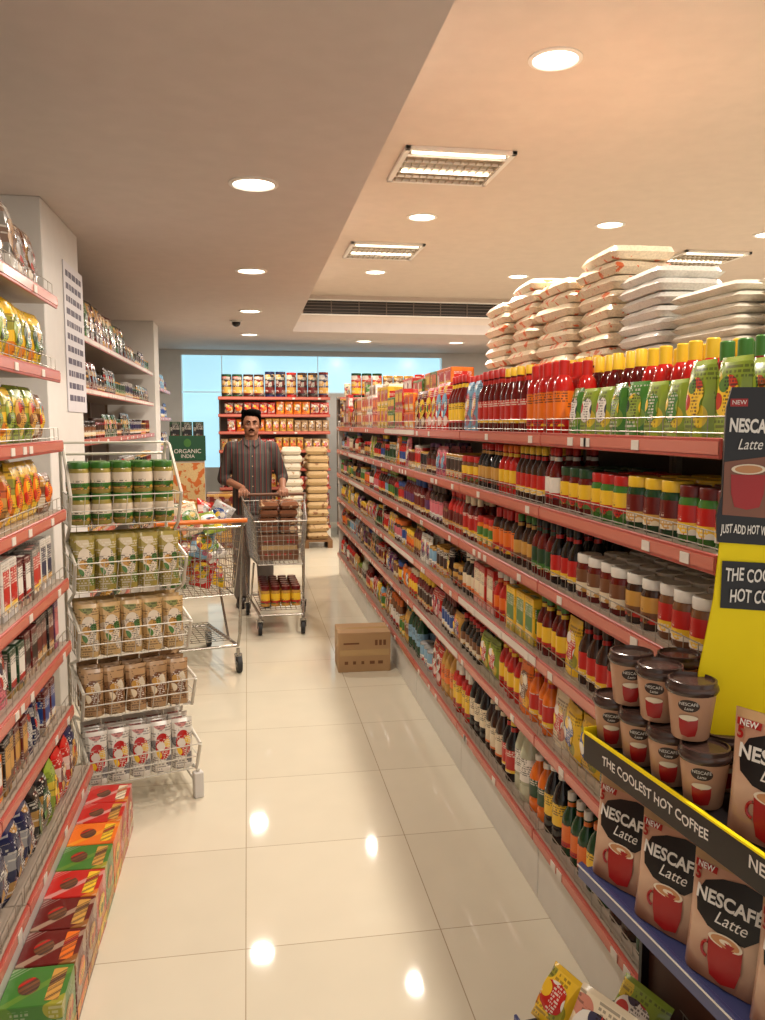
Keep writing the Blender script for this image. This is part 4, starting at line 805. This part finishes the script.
# ------------------------------------------------------------------ man
def man(loc, rz):
    E = empty('person', loc, rz, 'man in dark striped shirt pushing a loaded trolley toward the camera', 'person')
    M_skin = mat('skin', (.60,.41,.31), .55); M_hair = mat('hair_black', (.022,.018,.018), .9, spec=.05)
    sh = bpy.data.materials.new('striped_shirt'); sh.use_nodes = True; nt = sh.node_tree; b = nt.nodes['Principled BSDF']; b.inputs['Roughness'].default_value = .8
    tc = nt.nodes.new('ShaderNodeTexCoord'); sx = nt.nodes.new('ShaderNodeSeparateXYZ'); mu = nt.nodes.new('ShaderNodeMath'); mu.operation = 'MULTIPLY'; mu.inputs[1].default_value = 21; fr_ = nt.nodes.new('ShaderNodeMath'); fr_.operation = 'FRACT'
    r = nt.nodes.new('ShaderNodeValToRGB'); r.color_ramp.interpolation = 'CONSTANT'; e_ = r.color_ramp.elements
    e_[0].position = 0; e_[0].color = (*lin((.20,.18,.18)), 1); e_[1].position = .38; e_[1].color = (*lin((.44,.18,.16)), 1)
    for ps, c in ((.52, (.19,.17,.17)), (.68, (.34,.38,.34)), (.78, (.21,.19,.19)), (.92, (.40,.32,.26))): q = e_.new(ps); q.color = (*lin(c), 1)
    nt.links.new(tc.outputs['Object'], sx.inputs[0]); nt.links.new(sx.outputs[0], mu.inputs[0]); nt.links.new(mu.outputs[0], fr_.inputs[0]); nt.links.new(fr_.outputs[0], r.inputs[0]); nt.links.new(r.outputs[0], b.inputs['Base Color'])
    by, bz = -.245, .985
    sho = {-1: (-.172, .01, 1.365), 1: (.172, .01, 1.365)}; elb = {-1: (-.245, .05, 1.10), 1: (.262, .03, 1.11)}; hx = {-1: -.085, 1: .25}
    bm_ = MB()
    bm_.loft([(0,0,.86,.13,.09),(0,0,.95,.14,.095),(0,0,1.08,.14,.095),(0,0,1.24,.155,.10),(0,0.01,1.36,.15,.08),(0,.01,1.42,.08,.06),(0,.01,1.45,.055,.055)], M_skin)
    bm_.taper([(0,.012,1.38),(0,.0,1.50)], [.060,.056], M_skin)
    bm_.ell((0,.012,1.585), (.075,.092,.092), M_skin, 24, 16); bm_.ell((0,-.018,1.527), (.062,.066,.072), M_skin, 20, 14)
    bm_.ell((0,-.070,1.480), (.022,.016,.014), M_skin); bm_.taper([(0,-.083,1.575),(0,-.099,1.550),(0,-.103,1.538)], [.008,.010,.0125], M_skin, 10)
    for s in (-1, 1):
        bm_.ell((s*.011,-.096,1.536), (.008,.009,.007), M_skin); bm_.ell((s*.077,.012,1.555), (.010,.018,.030), M_skin); bm_.ell((s*.036,-.056,1.545), (.022,.02,.018), M_skin); bm_.ell((s*.03,-.074,1.592), (.026,.012,.008), M_skin)
        w_ = (hx[s], by+.09, bz+.05)
        bm_.taper([sho[s], elb[s], w_], [.044,.037,.025], M_skin)
        bm_.taper([(s*.09,0,.90),(s*.095,0,.50),(s*.10,.02,.09)], [.08,.053,.036], M_skin); bm_.taper([(s*.10,.03,.05),(s*.115,-.10,.03)], [.032,.025], M_skin)
        bm_.ell((hx[s], by+.042, bz+.037), (.041,.046,.016), M_skin, 18, 12); bm_.tube((hx[s], by+.09, bz+.05), (hx[s], by+.05, bz+.04), .024, M_skin, 12, r1=.022, cap=True)
        for i, L in enumerate((.93, 1, .95, .8)):
            x = hx[s]-s*(1.5-i)*.0215
            bm_.taper([(x, by+.012, bz+.034), (x, by-.022*L, bz+.018), (x, by-.025*L, bz-.010), (x, by-.006, bz-.026*L)], [.0088,.0082,.0078,.007], M_skin, 8)
        bm_.taper([(hx[s]-s*.030, by+.05, bz+.03), (hx[s]-s*.052, by+.028, bz+.008), (hx[s]-s*.046, by+.008, bz-.020)], [.012,.0105,.009], M_skin, 8)
    for z, rr in ((1.507, .005), (1.499, .006)): bm_.taper([(-.016,-.078,z-.001),(0,-.082,z),(.016,-.078,z-.001)], [rr*.6, rr, rr*.6], M_skin, 8)
    remesh(bm_, 'body', .0045, 2, M_skin, E)
    st = MB(); st.loft([(0,.0,.80,.175,.128),(0,0,.90,.172,.13),(0,0,1.05,.166,.125),(0,0,1.2,.172,.125),(0,0.005,1.32,.176,.112),(0,.01,1.39,.150,.086),(0,.01,1.435,.085,.066)], M_skin, 28)
    for s in (-1, 1):
        w_ = Vector((hx[s], by+.09, bz+.05)); m_ = Vector(elb[s]).lerp(w_, .22)
        st.taper([(s*.14,.01,1.365), sho[s], elb[s], m_], [.060,.060,.051,.046], M_skin)
    remesh(st, 'shirt', .008, 3, sh, E)
    c = MB()
    for s in (-1, 1): c.add([(0,-.068,1.405),(s*.05,-.05,1.445),(s*.07,.0,1.465),(s*.05,.06,1.47),(0,.075,1.47),(0,.082,1.435),(s*.06,.07,1.43),(s*.085,.0,1.43),(s*.06,-.075,1.40),(s*.025,-.105,1.375)], [(0,1,8,9),(1,2,7,8),(2,3,6,7),(3,4,5,6)], sh)
    c.build('collar', E)
    for k in range(5): MB().ell((0,-.129+.004*abs(k-2), 1.30-k*.085), (.005,.003,.005), cm('tan'), 8, 6).build('button', E)
    tr = MB(); M_tr = mat('trouser_grey', (.47,.44,.42), .85); tr.loft([(0,0,.76,.162,.118),(0,0,.84,.162,.118),(0,0,.92,.155,.112)], M_skin, 24)
    for s in (-1, 1): tr.taper([(s*.085,0,.82),(s*.098,-.005,.50),(s*.105,.02,.10)], [.093,.078,.068], M_skin, 16)
    remesh(tr, 'trousers', .009, 3, M_tr, E)
    for s in (-1, 1):
        f = MB(); f.loft([(s*.108,-.03,.0,.046,.135),(s*.108,-.03,.02,.048,.137)], cm('black', .6), 20).loft([(s*.108,-.03,.02,.045,.132),(s*.108,-.028,.045,.043,.125),(s*.106,.0,.075,.038,.085),(s*.103,.02,.10,.035,.05)], mat('shoe_leather', (.12,.08,.06), .4), 20); f.build('shoe', E)
    # hair: solid remeshed cap with side parting, sideburns and swept fringe
    hr = MB(); hr.ell((0,.030,1.607), (.086,.088,.088), M_hair, 28, 20); hr.ell((0,.055,1.570), (.076,.062,.080), M_hair, 24, 16); hr.ell((.012,-.012,1.662), (.074,.070,.038), M_hair, 24, 14)
    hr.taper([(-.045,-.045,1.672),(-.010,-.066,1.672),(.030,-.066,1.668),(.060,-.045,1.650)], [.018,.020,.020,.016], M_hair, 10)
    for s in (-1, 1): hr.taper([(s*.070,-.030,1.640),(s*.076,-.022,1.600),(s*.077,-.012,1.560)], [.014,.010,.006], M_hair, 10)
    for i in range(16):
        a = i*.39; hr.ell((.066*math.cos(a), .02+.062*math.sin(a), 1.668+.010*math.sin(i*2.3)), (.022,.022,.016), M_hair, 10, 8)
    remesh(hr, 'hair', .0045, 1, M_hair, E)
    mo = MB(); mo.taper([(-.024,-.083,1.512),(-.012,-.091,1.520),(0,-.093,1.522),(.012,-.091,1.520),(.024,-.083,1.512)], [.0035,.006,.0055,.006,.0035], M_hair, 8); mo.build('moustache', E)
    for s in (-1, 1):
        ey = MB().ell((s*.030,-.0765,1.574), (.0105,.008,.0048), mat('eye_white', (.66,.60,.54), .4), 14, 10).build('eye', E)
        MB().ell((s*.030,-.0820,1.574), (.0058,.004,.0050), cm('black', .3), 10, 8).build('iris', ey)
        MB().taper([(s*.012,-.087,1.592),(s*.03,-.088,1.597),(s*.05,-.075,1.592)], [.0035,.0045,.003], M_hair, 8).build('eyebrow', E)
    MB().taper([(-.014,-.084,1.502),(0,-.088,1.503),(.014,-.084,1.502)], [.002,.0035,.002], mat('lips', (.46,.28,.24), .5), 8).build('lips', E)
    return E
man((.035, 7.125, 0), .03)

# ------------------------------------------------------------------ world
w = bpy.data.worlds.new('world'); C.world = w; w.use_nodes = True; bg = w.node_tree.nodes['Background']; bg.inputs[0].default_value = (1, .94, .87, 1); bg.inputs[1].default_value = .85
print('placed', NOBJ, 'objects', len(bpy.data.objects))
